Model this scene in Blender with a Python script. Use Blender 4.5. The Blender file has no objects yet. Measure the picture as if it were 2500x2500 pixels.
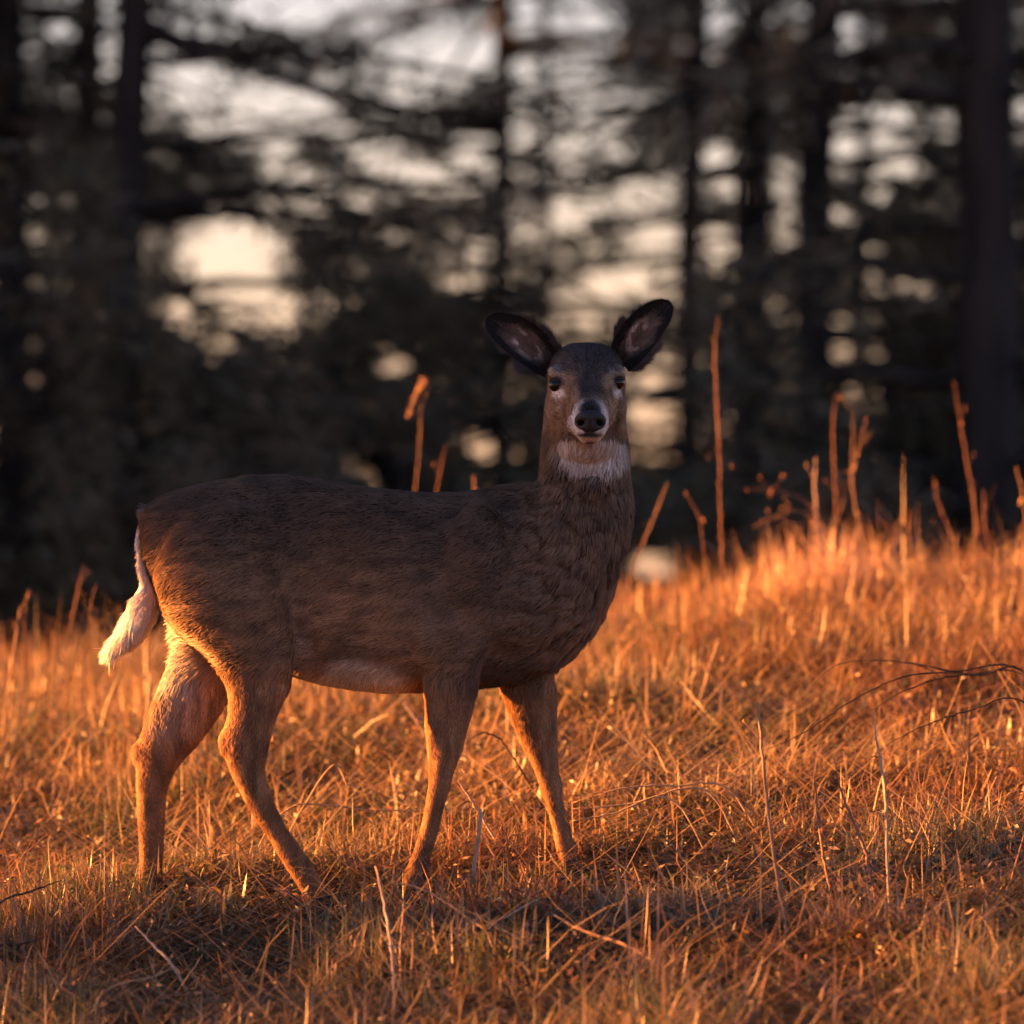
import bpy, math, random
import numpy as np
from mathutils import Vector

SEED = 7
random.seed(SEED)
rng = np.random.default_rng(SEED)
sc = bpy.context.scene
COL = sc.collection

# ------------------------------------------------------------------ camera, sky, sun, exposure
DIST, EYE, PPM = 15.0, 0.84, 1100.0          # metres to the deer, eye height, photo pixels per metre at the deer
cam_d = bpy.data.cameras.new('camera')
cam = bpy.data.objects.new('camera', cam_d); COL.objects.link(cam)
cam.location = (0, -DIST, EYE); cam.rotation_euler = (math.radians(90), 0, 0)
cam_d.sensor_width = 36.0
cam_d.lens = 36.0 * DIST / (2500.0 / PPM)
cam_d.clip_start = 0.1; cam_d.clip_end = 3000
cam_d.dof.use_dof = True
cam_d.dof.focus_distance = DIST - 0.08
cam_d.dof.aperture_fstop = cam_d.lens / 90.0
cam_d.dof.aperture_blades = 0
sc.camera = cam

SUN_EL = math.radians(9.0)
SUN_BACK = math.radians(10.5)                # how far behind the deer's plane the sun stands, on the left
sun_vec = Vector((-math.cos(SUN_BACK) * math.cos(SUN_EL), math.sin(SUN_BACK) * math.cos(SUN_EL), math.sin(SUN_EL)))
w = bpy.data.worlds.new('World'); sc.world = w; w.use_nodes = True
nt = w.node_tree; nt.nodes.clear()
sky = nt.nodes.new('ShaderNodeTexSky'); sky.sky_type = 'NISHITA'; sky.sun_disc = False
sky.sun_elevation = SUN_EL
sky.sun_rotation = math.atan2(sun_vec.x, sun_vec.y)
sky.air_density = 1.0; sky.dust_density = 0.3; sky.ozone_density = 3.0
mixn = nt.nodes.new('ShaderNodeMix'); mixn.data_type = 'RGBA'; mixn.blend_type = 'MULTIPLY'
mixn.inputs['Factor'].default_value = 1.0
mixn.inputs['B'].default_value = (0.83, 0.53, 0.54, 1)
bg = nt.nodes.new('ShaderNodeBackground'); bg.inputs['Strength'].default_value = 0.05
wo = nt.nodes.new('ShaderNodeOutputWorld')
nt.links.new(sky.outputs[0], mixn.inputs['A']); nt.links.new(mixn.outputs['Result'], bg.inputs['Color'])
nt.links.new(bg.outputs[0], wo.inputs['Surface'])

sun_d = bpy.data.lights.new('sun', 'SUN'); sun_d.energy = 5.0; sun_d.angle = math.radians(0.6)
sun_d.color = (1.0, 0.34, 0.075)
sun = bpy.data.objects.new('sun', sun_d); COL.objects.link(sun)
sun.rotation_euler = sun_vec.to_track_quat('Z', 'Y').to_euler()
sun.location = (-8, 3, 6)

sc.view_settings.view_transform = 'Standard'; sc.view_settings.look = 'None'
sc.view_settings.gamma = 1.0; sc.view_settings.use_curve_mapping = False
sc.view_settings.exposure = 3.4
sc.cycles.use_adaptive_sampling = True; sc.cycles.adaptive_threshold = .02
sc.cycles.max_bounces = 4; sc.cycles.transparent_max_bounces = 4
sc.cycles.sample_clamp_indirect = 4.0

# ------------------------------------------------------------------ helpers
def PX(px, py, y=0.0):                        # a place read off the photo, put at its own depth y
    k = (DIST + y) / DIST
    return np.array([(px - 1250.0) / PPM * k, y, EYE - (py - 1250.0) / PPM * k])
def D(dx, dy, y=0.0):
    return PX(dx * 2500.0 / 1932.0, dy * 2500.0 / 1932.0, y)
def to_px(p):
    k = DIST / (DIST + p[..., 1])
    return 1250.0 + p[..., 0] * PPM * k, 1250.0 - (p[..., 2] - EYE) * PPM * k
def sstep(a, b, x):
    t = np.clip((x - a) / (b - a), 0, 1); return t * t * (3 - 2 * t)

_tab = np.random.default_rng(11).random(4096)
def _h(ix, iy, iz, s):
    return _tab[(ix * 374761 + iy * 668265 + iz * 2147483 + s * 97) % 4096]
def vnoise(p, freq, s=0):
    q = p * freq; i = np.floor(q).astype(np.int64); f = q - i; f = f * f * (3 - 2 * f)
    r = 0
    for a in (0, 1):
        for b in (0, 1):
            for c in (0, 1):
                wgt = (f[..., 0] if a else 1 - f[..., 0]) * (f[..., 1] if b else 1 - f[..., 1]) * (f[..., 2] if c else 1 - f[..., 2])
                r = r + wgt * _h(i[..., 0] + a, i[..., 1] + b, i[..., 2] + c, s)
    return r

def tag(o, label=None, cat=None, group=None, kind=None):
    if label: o['label'] = label
    if cat: o['category'] = cat
    if group: o['group'] = group
    if kind: o['kind'] = kind
    return o
def empty(name, loc):
    o = bpy.data.objects.new(name, None); COL.objects.link(o); o.location = loc
    o.empty_display_size = 0.1
    return o
def link(name, me, mat, parent=None):
    o = bpy.data.objects.new(name, me); COL.objects.link(o)
    if mat is not None: me.materials.append(mat)
    if parent is not None:
        o.parent = parent
        o.matrix_parent_inverse = parent_inv(parent)
    return o
def parent_inv(p):
    from mathutils import Matrix
    return Matrix.Translation(-p.location) if p.type == 'EMPTY' else Matrix.Identity(4)   # parts hold world coordinates
def mesh_np(name, V, F, cols=None, smooth=False):
    V = np.asarray(V, dtype=np.float32); F = np.asarray(F, dtype=np.int32)
    me = bpy.data.meshes.new(name)
    me.vertices.add(len(V)); me.vertices.foreach_set('co', V.ravel())
    me.loops.add(F.size); me.loops.foreach_set('vertex_index', F.ravel())
    me.polygons.add(len(F)); me.polygons.foreach_set('loop_start', np.arange(0, F.size, F.shape[1], dtype=np.int32))
    if smooth: me.polygons.foreach_set('use_smooth', np.ones(len(F), dtype=bool))
    me.update(calc_edges=True)
    if cols is not None:
        at = me.attributes.new('tint', 'FLOAT_COLOR', 'POINT')
        c4 = np.ones((len(V), 4), dtype=np.float32); c4[:, :3] = cols
        at.data.foreach_set('color', c4.ravel())
    me.validate()
    return me
def catmull(pts, n):
    pts = np.asarray(pts, float)
    if len(pts) < 3:
        t = np.linspace(0, 1, n)[:, None]; return pts[0] * (1 - t) + pts[-1] * t
    P = np.vstack([2 * pts[0] - pts[1], pts, 2 * pts[-1] - pts[-2]])
    out = []; m = len(pts) - 1
    for u in np.linspace(0, m - 1e-6, n):
        i = int(u); t = u - i; a, b, c, d = P[i:i + 4]
        out.append(.5 * ((2 * b) + (-a + c) * t + (2 * a - 5 * b + 4 * c - d) * t * t + (-a + 3 * b - 3 * c + d) * t ** 3))
    return np.array(out)
def tube(path, rad, sides=6):
    path = np.asarray(path, float); n = len(path); rad = np.broadcast_to(rad, (n,))
    T = np.gradient(path, axis=0); T /= np.linalg.norm(T, axis=1)[:, None] + 1e-9
    ref = np.array([0., 1, 0]) if abs(T[:, 1]).mean() < .8 else np.array([1., 0, 0])
    U = np.cross(T, ref); U /= np.linalg.norm(U, axis=1)[:, None] + 1e-9
    W = np.cross(T, U)
    a = np.arange(sides) / sides * 2 * np.pi
    V = path[:, None] + rad[:, None, None] * (np.cos(a)[None, :, None] * U[:, None] + np.sin(a)[None, :, None] * W[:, None])
    V = V.reshape(-1, 3); F = []
    for i in range(n - 1):
        for j in range(sides):
            k = (j + 1) % sides
            F.append((i * sides + j, i * sides + k, (i + 1) * sides + k, (i + 1) * sides + j))
    c0, c1 = len(V), len(V) + 1
    V = np.vstack([V, path[0], path[-1]])
    for j in range(sides):
        k = (j + 1) % sides
        F.append((c0, k, j, c0)); F.append((c1, (n - 1) * sides + j, (n - 1) * sides + k, c1))
    return V, F
class MB:                                        # collects pieces of ONE part
    def __init__(s): s.V = []; s.F = []; s.n = 0
    def add(s, V, F):
        s.V.append(np.asarray(V)); s.F += [tuple(x + s.n for x in f) for f in F]; s.n += len(V)
    def build(s, name, mat, parent=None, smooth=True):
        me = bpy.data.meshes.new(name)
        F = [f if len(set(f)) == len(f) else tuple(dict.fromkeys(f)) for f in s.F]
        me.from_pydata(np.vstack(s.V).tolist(), [], F)
        if smooth: me.polygons.foreach_set('use_smooth', np.ones(len(me.polygons), dtype=bool))
        me.update()
        return link(name, me, mat, parent)

# ------------------------------------------------------------------ materials
def new_mat(name):
    m = bpy.data.materials.new(name); m.use_nodes = True
    n = m.node_tree; n.nodes.clear()
    out = n.nodes.new('ShaderNodeOutputMaterial')
    return m, n, out
def leafy(name, transl=0.35, rough=0.6, gloss=0.06):
    m, n, out = new_mat(name)
    at = n.nodes.new('ShaderNodeAttribute'); at.attribute_name = 'tint'
    d = n.nodes.new('ShaderNodeBsdfDiffuse'); t = n.nodes.new('ShaderNodeBsdfTranslucent')
    g = n.nodes.new('ShaderNodeBsdfGlossy'); g.inputs['Roughness'].default_value = rough * .7
    g.inputs['Color'].default_value = (.8, .8, .8, 1)
    m1 = n.nodes.new('ShaderNodeMixShader'); m1.inputs[0].default_value = transl
    m2 = n.nodes.new('ShaderNodeMixShader'); m2.inputs[0].default_value = gloss
    n.links.new(at.outputs['Color'], d.inputs['Color']); n.links.new(at.outputs['Color'], t.inputs['Color'])
    n.links.new(d.outputs[0], m1.inputs[1]); n.links.new(t.outputs[0], m1.inputs[2])
    n.links.new(m1.outputs[0], m2.inputs[1]); n.links.new(g.outputs[0], m2.inputs[2])
    n.links.new(m2.outputs[0], out.inputs['Surface'])
    return m
def noisy(name, c1, c2, scale=8, rough=.85, bump=.3, stretch=(1, 1, 1), spec=.2):
    m, n, out = new_mat(name)
    tc = n.nodes.new('ShaderNodeTexCoord'); mp = n.nodes.new('ShaderNodeMapping'); mp.inputs['Scale'].default_value = stretch
    nz = n.nodes.new('ShaderNodeTexNoise'); nz.inputs['Scale'].default_value = scale; nz.inputs['Detail'].default_value = 6
    cr = n.nodes.new('ShaderNodeValToRGB'); cr.color_ramp.elements[0].color = (*c1, 1); cr.color_ramp.elements[1].color = (*c2, 1)
    cr.color_ramp.elements[0].position = .35; cr.color_ramp.elements[1].position = .65
    b = n.nodes.new('ShaderNodeBsdfPrincipled'); b.inputs['Roughness'].default_value = rough
    b.inputs['Specular IOR Level'].default_value = spec
    bp = n.nodes.new('ShaderNodeBump'); bp.inputs['Strength'].default_value = bump; bp.inputs['Distance'].default_value = .02
    L = n.links.new
    L(tc.outputs['Object'], mp.inputs[0]); L(mp.outputs[0], nz.inputs['Vector']); L(nz.outputs['Fac'], cr.inputs[0])
    L(cr.outputs[0], b.inputs['Base Color']); L(nz.outputs['Fac'], bp.inputs['Height']); L(bp.outputs[0], b.inputs['Normal'])
    L(b.outputs[0], out.inputs['Surface'])
    return m
def tinted(name, rough=.8, spec=.15):
    m, n, out = new_mat(name)
    at = n.nodes.new('ShaderNodeAttribute'); at.attribute_name = 'tint'
    b = n.nodes.new('ShaderNodeBsdfPrincipled'); b.inputs['Roughness'].default_value = rough
    b.inputs['Specular IOR Level'].default_value = spec
    n.links.new(at.outputs['Color'], b.inputs['Base Color']); n.links.new(b.outputs[0], out.inputs['Surface'])
    return m
def fur_mat(name):
    m, n, out = new_mat(name)
    at = n.nodes.new('ShaderNodeAttribute'); at.attribute_name = 'tint'
    d = n.nodes.new('ShaderNodeBsdfDiffuse'); t = n.nodes.new('ShaderNodeBsdfTranslucent')
    h = n.nodes.new('ShaderNodeBsdfHair'); h.component = 'Reflection'
    h.inputs['RoughnessU'].default_value = .35; h.inputs['RoughnessV'].default_value = .6
    m1 = n.nodes.new('ShaderNodeMixShader'); m1.inputs[0].default_value = .25
    m2 = n.nodes.new('ShaderNodeMixShader'); m2.inputs[0].default_value = .12
    for x in (d, t): n.links.new(at.outputs['Color'], x.inputs['Color'])
    an = n.nodes.new('ShaderNodeAttribute'); an.attribute_name = 'hide_normal'
    vn = n.nodes.new('ShaderNodeVectorMath'); vn.operation = 'NORMALIZE'
    n.links.new(an.outputs['Vector'], vn.inputs[0]); n.links.new(vn.outputs[0], d.inputs['Normal'])
    h.inputs['Color'].default_value = (.5, .42, .38, 1)
    n.links.new(d.outputs[0], m1.inputs[1]); n.links.new(t.outputs[0], m1.inputs[2])
    n.links.new(m1.outputs[0], m2.inputs[1]); n.links.new(h.outputs[0], m2.inputs[2])
    n.links.new(m2.outputs[0], out.inputs['Surface'])
    return m

M_soil = noisy('meadow_soil', (.05, .036, .022), (.10, .072, .042), 14, .95, .6)
M_bark = noisy('pine_bark', (.018, .016, .015), (.045, .038, .034), 9, .92, .9, (1, 1, .25))
M_twig = noisy('dead_twig_bark', (.03, .02, .015), (.055, .036, .026), 30, .8, .3)
M_needle = leafy('pine_needles', .25, .6, .03)
M_grass = leafy('dry_grass_blades', .4, .6, .05)
M_fur = fur_mat('deer_fur')
M_skin = tinted('deer_hide', .9, .1)

def gloss(name, c, r, spec=.5, coat=0):
    m, n, out = new_mat(name)
    b = n.nodes.new('ShaderNodeBsdfPrincipled'); b.inputs['Base Color'].default_value = (*c, 1)
    b.inputs['Roughness'].default_value = r; b.inputs['Specular IOR Level'].default_value = spec
    b.inputs['Coat Weight'].default_value = coat
    n.links.new(b.outputs[0], out.inputs['Surface']); return m
M_eye = gloss('deer_eye', (.006, .005, .005), .1, .3, .0)
M_nostril = gloss('nostril_dark', (.003, .003, .003), 1.0, 0.0)
M_hoof = noisy('hoof_horn', (.012, .010, .010), (.03, .026, .024), 40, .5, .1)
mnose, nn, no = new_mat('deer_nose')
_b = nn.nodes.new('ShaderNodeBsdfPrincipled'); _b.inputs['Base Color'].default_value = (.010, .010, .012, 1); _b.inputs['Specular IOR Level'].default_value = .35; _b.inputs['Roughness'].default_value = .5
_v = nn.nodes.new('ShaderNodeTexVoronoi'); _v.inputs['Scale'].default_value = 420
_p = nn.nodes.new('ShaderNodeBump'); _p.inputs['Strength'].default_value = .35; _p.inputs['Distance'].default_value = .002
nn.links.new(_v.outputs['Distance'], _p.inputs['Height']); nn.links.new(_p.outputs[0], _b.inputs['Normal']); nn.links.new(_b.outputs[0], no.inputs[0])
M_nose = mnose

# ------------------------------------------------------------------ ground
def terrain(x, y):
    x = np.asarray(x, float); y = np.asarray(y, float)
    ax = 0.095 + 0.015 * sstep(0.5, 3.5, y)
    zx = ax * 5 * np.tanh(x / 5)
    yk = np.array([-400, -60, -14, -7, -3, 0, 2.6, 3.6, 4.6, 6, 9, 14, 24, 40, 90, 300, 1200])
    zk = np.array([-1.2, -1.1, -1.0, -.86, -.45, 0, .37, .47, .49, .39, .10, -.35, -.95, -2.5, -9, -32, -95])
    zy = np.interp(y, yk, zk)
    zy = (zy + np.interp(y - .25, yk, zk) + np.interp(y + .25, yk, zk)) / 3
    zx = zx + .03 * np.exp(-((x - 1.15) / .75) ** 2 - ((y - 3.5) / 1.1) ** 2)
    p = np.stack([x, y, np.zeros_like(x)], -1)
    near = np.exp(-((np.maximum(np.abs(y) - 8, 0)) / 10) ** 2)
    z = -.005 + zx + zy + near * ((vnoise(p, 1.3, 3) - .5) * .05 + (vnoise(p, 4.0, 5) - .5) * .055 + (vnoise(p, 9.0, 6) - .5) * .03) * sstep(0, .5, np.hypot(x + .33, y * 1.6))
    return z + (vnoise(p, .05, 8) - .5) * sstep(20, 120, np.hypot(x, y)) * 3
def axis(lim_in, step, lim_out, k=1.12):
    a = [0.0]; s = step
    while a[-1] < lim_out:
        a.append(a[-1] + s)
        if a[-1] > lim_in: s *= k
    a = np.array(a); return np.concatenate([-a[:0:-1], a])
gx, gy = axis(3.0, .06, 900), axis(5.0, .06, 1200)
X, Y = np.meshgrid(gx, gy, indexing='ij')
V = np.stack([X, Y, terrain(X, Y)], -1).reshape(-1, 3)
ni, nj = X.shape
I, J = np.meshgrid(np.arange(ni - 1), np.arange(nj - 1), indexing='ij')
q = (I * nj + J).ravel()
F = np.stack([q, q + nj, q + nj + 1, q + 1], -1)
ground = link('ground', mesh_np('ground', V, F, smooth=True), M_soil)
tag(ground, 'rough meadow ground rising to a low crest behind the deer', kind='structure')

# ------------------------------------------------------------------ forest
GAPS = [  # openings between the branches: cx, cy, rx, ry, tilt (photo, 1932 px scale)
 (590,20,115,36,5),(800,8,100,16,0),(830,100,108,54,-5),(370,150,70,25,10),(375,188,30,18,0),(490,195,58,24,10),(575,160,50,18,8),
 (480,262,90,22,10),(600,232,60,28,20),(770,215,50,20,20),(890,285,42,32,40),(740,302,120,28,22),(560,332,70,18,15),(460,382,72,14,5),
 (590,402,56,16,20),(690,377,40,14,0),(750,440,55,14,5),(900,467,40,18,15),(880,540,30,13,0),(455,500,72,78,10),(480,572,74,48,15),
 (395,440,26,26,0),(350,602,45,26,35),(412,657,30,20,0),(745,690,32,22,0),(905,825,38,32,20),(710,882,42,24,0),(750,905,36,18,0),
 (985,60,18,70,0),(990,160,17,60,0),(990,252,17,34,0),(985,340,14,20,0),(1100,60,62,62,0),(1085,150,42,50,0),(1140,205,70,38,-10),(1080,292,38,28,0),(1155,280,34,22,0),
 (1080,402,62,25,-25),(1222,360,54,32,-10),(1240,462,42,36,0),(1150,542,82,36,-25),(1105,582,60,22,-10),(1235,560,18,16,0),(1345,50,26,62,0),(1338,118,24,16,0),
 (1350,300,26,26,0),(1355,352,20,26,0),(1355,472,28,42,0),(1360,517,18,20,0),(1488,340,12,30,0),(1485,400,14,32,0),(1480,452,12,26,0),(1505,30,12,36,0),
 (1600,50,46,24,0),(1620,100,38,28,0),(1655,222,60,28,20),(1590,275,17,48,0),(1690,292,62,27,45),(1660,335,24,42,0),(1590,420,28,42,0),
 (1640,472,20,22,0),(1690,492,18,20,0),(1640,541,22,14,0),(1695,540,16,14,0),(1740,546,22,14,0),(1575,655,36,62,0),(1650,650,18,26,0),(1612,742,20,22,0),
 (1235,775,44,85,10),(1250,850,32,30,0),(1228,1068,48,42,0),(1150,640,60,12,0),
 (110,55,22,18,0),(175,55,18,12,0),(140,180,18,14,0),(190,110,34,18,0),(175,235,30,18,0),(20,525,16,13,0),(12,655,14,14,0),(1720,170,22,14,0),(1770,120,14,18,0)]
GA = np.array(GAPS, float)
def in_gap(p, grow=None):
    px, py = to_px(p); px = px * 1932 / 2500; py = py * 1932 / 2500
    best = np.full(px.shape, 99.0)
    for cx, cy, rx, ry, a in GA:
        a = math.radians(a); dx = px - cx; dy = py - cy
        u = dx * math.cos(a) + dy * math.sin(a); v = -dx * math.sin(a) + dy * math.cos(a)
        best = np.minimum(best, (u / rx) ** 2 + (v / ry) ** 2)
    return best < grow if grow is not None else best < .75 + 1.7 * rng.random(px.shape)

def leaf_mesh(name, C, Dv, ln, wd, cols, mat, parent):
    n = len(C)
    R = rng.normal(size=(n, 3)); Wv = np.cross(Dv, R); Wv /= np.linalg.norm(Wv, axis=1)[:, None] + 1e-9
    a = C - Wv * wd[:, None] * .5; b = C + Wv * wd[:, None] * .5; t = C + Dv * ln[:, None]
    V = np.stack([a, b, t], 1).reshape(-1, 3)
    F = np.arange(3 * n).reshape(-1, 3)
    o = link(name, mesh_np(name, V, F, np.repeat(cols, 3, 0)), mat, parent)
    return o

def tree(name, label, x, y, H, r, lean=(0, 0), h0=.5, dh=.3, per=4, L0=1.5, droop=.25, rise=.15, dens=260, leaf=.13, shape=1.0,
         keep=.07, view=True, tilt=None, green=.5, cat='tree', group=None, view_top=4.6, az=None, spread=.33):
    zb = float(terrain(x, y)) - .05
    root = empty(name, (x, y, zb)); tag(root, label, cat, group)
    n = 18; t = np.linspace(0, 1, n)
    wob = np.stack([np.cumsum(rng.normal(0, .012 * H / 10, n)), np.cumsum(rng.normal(0, .012 * H / 10, n))], -1); wob -= wob[0]
    path = np.stack([x + lean[0] * t * H + wob[:, 0], y + lean[1] * t * H + wob[:, 1], zb + t * H], -1)
    rad = r * (1 - .8 * t) * (1 + .35 * np.exp(-t * H / .35))
    mb = MB(); mb.add(*tube(path, rad, 10)); mb.build('trunk', M_bark, root)
    bm = MB(); Cs = []; Ds = []; S = []
    z = h0
    while z < H * .97:
        f = (z - h0) / (H - h0)
        for _ in range(per):
            a = rng.uniform(0, 2 * np.pi) if az is None else az + rng.normal(0, .6)
            L = L0 * (1 - f) ** shape * rng.uniform(.65, 1.15) + .12
            zz = z + rng.uniform(-.5, .5) * dh
            tt = np.clip(zz / H, 0, 1); p0 = np.array([np.interp(tt, t, path[:, k]) for k in range(3)])
            d = np.array([math.cos(a), math.sin(a), 0]); s = np.array([-d[1], d[0], 0])
            ts = np.linspace(0, 1, 5)
            dr = droop * rng.uniform(.5, 1.5); rs = rise * rng.uniform(.4, 1.4)
            bp = p0 + d * (L * ts)[:, None] + np.array([0, 0, 1.]) * (L * (rs * ts - dr * ts ** 2))[:, None]
            if view and in_gap(bp[2:], 1.0).any() and rng.random() < .75: continue
            bm.add(*tube(bp, (.012 + .011 * L) * (1 - .8 * ts) * (r / .12) ** .3, 5))
            low = zb + zz < view_top
            m = int(dens * L * (1 if low else .35))
            if m < 1: continue
            u = rng.uniform(.12, 1, m) ** .8; side = rng.uniform(-1, 1, m)
            tw = np.round(u * L / .09) * .09 / L                       # twigs leave the limb at intervals
            tw = np.clip(tw, .05, 1)
            wv = spread * L * (1.08 - u) ** .7 + .07
            c = p0 + d * (L * tw + np.abs(side) * wv * .55)[:, None] + s * (side * wv)[:, None] \
                + np.array([0, 0, 1.]) * (L * (rs * tw - dr * tw ** 2) - np.abs(side) * wv * .22 + rng.normal(0, .06, m))[:, None]
            dv = d[None] * .75 + s[None] * np.sign(side)[:, None] * .6 + rng.normal(0, .6, (m, 3)); dv[:, 2] -= .15
            Cs.append(c); Ds.append(dv / np.linalg.norm(dv, axis=1)[:, None]); S.append(np.full(m, 1.0 if low else 1.9))
        z += dh * (1 if zb + z < view_top else 1.8)
    bm.build('branches', M_bark, root)['kind'] = 'stuff'
    if Cs:
        C = np.vstack(Cs); Dv = np.vstack(Ds); sz = np.concatenate(S)
        if view:
            g = in_gap(C + Dv * leaf * .5) & (rng.random(len(C)) > keep)
            C, Dv, sz = C[~g], Dv[~g], sz[~g]
            px_ = to_px(C)[0]; hid = np.zeros(len(C), bool)          # limbs are bare in front of the big trunks
            for tc, tw, ty in [(38, 105, 14), (325, 98, 12), (1222, 58, 20), (1338, 36, 24), (1682, 64, 17), (1855, 92, 19), (1990, 100, 14), (2120, 42, 21), (2395, 165, 11)]:
                hid |= (np.abs(px_ - tc) < tw * .6) & (C[:, 1] < ty - .05) & (C[:, 2] > zb + (.9 if H < 4 else 0))
            hid &= rng.random(len(C)) < .8
            C, Dv, sz = C[~hid], Dv[~hid], sz[~hid]
        m = len(C)
        g1 = np.array([.085, .094, .055]); g2 = np.array([.185, .135, .088])
        k = np.clip(vnoise(C, 1.5, 4) + rng.normal(0, .2, m) + (.5 - green), 0, 1)[:, None]
        cols = (g1 * (1 - k) + g2 * k) * rng.uniform(.7, 1.3, (m, 1))
        leaf_mesh('crown', C, Dv, leaf * sz * rng.uniform(.7, 1.3, m), leaf * .16 * sz * rng.uniform(.7, 1.3, m), cols, M_needle, root)
    return root
def TX(px, y): return (px - 1250.0) / PPM * (DIST + y) / DIST
def TR(wpx, y): return wpx / 2 / PPM * (DIST + y) / DIST

G = 'pines of the dark wood behind the meadow'
tree('pine_tree', 'dark pine trunk cut by the left edge of the photo', TX(38, 14), 14, 13, TR(105, 14), h0=.4, L0=2.0, dens=185, group=G)
LONG = tree('pine_tree', 'stout dark pine trunk left of the deer with a long limb at the top', TX(325, 12), 12, 14, TR(98, 12), h0=1.0, L0=2.0, dens=185, group=G)
tree('pine_tree', 'slim pine trunk above the left ear of the deer', TX(1222, 20), 20, 15, TR(58, 20), h0=.3, L0=2.6, dh=.28, dens=190, group=G, droop=.3)
tree('pine_tree', 'thinnest pine trunk, close right of the slim trunk above the deer', TX(1338, 24), 24, 14, TR(36, 24), h0=.6, L0=2.3, dens=170, group=G)
EARP = tree('pine_tree', 'straight pine trunk just right of the right ear of the deer', TX(1682, 17), 17, 15, TR(64, 17), (.004, 0), h0=.5, L0=2.2, dens=185, group=G)
tree('pine_tree', 'brownish pine trunk half hidden between two darker trunks', TX(1855, 19), 19, 14, TR(92, 19), h0=.5, L0=2.0, dens=185, group=G)
tree('pine_tree', 'dark pine trunk left of the drooping bright gap on the right', TX(1990, 14), 14, 15, TR(100, 14), h0=.4, L0=1.8, dens=185, group=G)
tree('pine_tree', 'thin leaning pine trunk in the bright gap on the right', TX(2120, 21), 21, 11, TR(42, 21), (.006, 0), h0=.5, L0=1.8, dens=180, group=G)
WIDE = tree('pine_tree', 'widest dark pine trunk near the right edge of the photo', TX(2395, 11), 11, 15, TR(165, 11), h0=.4, L0=1.9, dens=185, group=G)
tree('pine_tree', 'pine half hidden between the two left trunks', TX(185, 18), 18, 14, .09, (.01, 0), h0=.6, L0=2.4, dh=.26, droop=.32, dens=200, group=G)
tree('pine_tree', 'pine just beyond the right edge of the photo', TX(2780, 15), 15, 14, .16, h0=.5, L0=2.0, dens=185, group=G)
tree('pine_tree', 'pine just beyond the left edge of the photo', TX(-330, 15), 15, 14, .15, h0=.5, L0=2.0, dens=185, group=G)
G2 = 'young spruces under the pines'
for lab, px, yy, H, L0 in [
    ('dense young spruce at the far left behind the meadow', 120, 10.5, 2.7, .95),
    ('young spruce standing behind the rump of the deer', 480, 10.5, 2.0, .95),
    ('broad young spruce behind the back of the deer', 830, 11.5, 2.5, 1.05),
    ('young spruce right behind the neck of the deer', 1130, 12.5, 2.3, .85),
    ('young spruce behind the tall thorny stalk', 1800, 10.5, 2.2, .85),
    ('young spruce at the right behind the grass tussock', 2180, 12.0, 2.1, .95),
    ('young spruce by the foot of the widest trunk', 2450, 12.6, 2.4, .85),
    ('young spruce standing between the two left trunks', 215, 14.5, 3.4, 1.0)]:
    tree('young_spruce', lab, TX(px, yy), yy, H, .035, h0=.08, dh=.15, per=6, L0=L0, dens=215, leaf=.10, shape=.75, droop=.2, group=G2, keep=.03)

def limb(root, pts, y, w0, w1):
    mb = MB(); P = catmull([PX(a, b, y) for a, b in pts], 14)
    mb.add(*tube(P, np.linspace(TR(w0, y), TR(w1, y), 14), 7)); mb.build('limb', M_bark, root)
limb(LONG, [(330, 40), (420, 100), (560, 140), (760, 215), (960, 262), (1190, 285)], 12, 52, 20)
limb(LONG, [(330, 520), (450, 505), (560, 520), (680, 560)], 12, 30, 10)
limb(EARP, [(1680, 522), (1600, 535), (1500, 560), (1390, 600)], 17, 30, 12)
limb(EARP, [(1680, 415), (1560, 430), (1440, 455), (1330, 440)], 17, 26, 10)
limb(WIDE, [(2330, 742), (2240, 738), (2150, 728), (2060, 735)], 11, 44, 16)
limb(WIDE, [(2330, 425), (2240, 380), (2160, 390), (2100, 430)], 11, 34, 14)

# the fallen trunk lying at a slant behind the back of the deer
mb = MB(); a = PX(560, 880, 13.5); b = PX(1010, 1215, 12.2); c = b + (b - a) * .35
c[2] = float(terrain(c[0], c[1])) + .02
mb.add(*tube(catmull([a, (a + b) / 2 + np.array([0, 0, .05]), b, c], 12), np.linspace(.05, .10, 12), 8))
fallen = mb.build('fallen_trunk', M_bark)
tag(fallen, 'dark fallen trunk slanting down behind the back of the deer', 'fallen tree')

# trees to the left, outside the photo, whose shade falls on the deer and on the wood
def sunward(Ld, s):
    d = np.array([-math.cos(SUN_BACK), math.sin(SUN_BACK)]); nrm = np.array([math.sin(SUN_BACK), math.cos(SUN_BACK)])
    return d * Ld + nrm * s
tE = math.tan(SUN_EL)
p = sunward(10, -.62)
tree('shade_pine', 'pine left of the photo whose crown shades the back of the deer', p[0], p[1], 7, .07, h0=2.95, dh=.16, per=7, L0=1.15, dens=520, leaf=.16, view=False, view_top=5, droop=.18, rise=.12)
p = sunward(7.5, -.78)
tree('shade_spruce', 'spruce left of the photo shading the near grass', p[0], p[1], 2.4, .04, h0=.25, dh=.2, per=5, L0=.5, dens=190, leaf=.12, view=False, view_top=5, shape=.35)
p = sunward(9.5, -1.35)
tree('shade_spruce', 'small spruce left of the photo nearer the camera than the other', p[0], p[1], 2.2, .03, h0=.3, dh=.25, per=4, L0=.38, dens=80, leaf=.12, view=False, view_top=5, shape=.4)
k = 0
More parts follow.
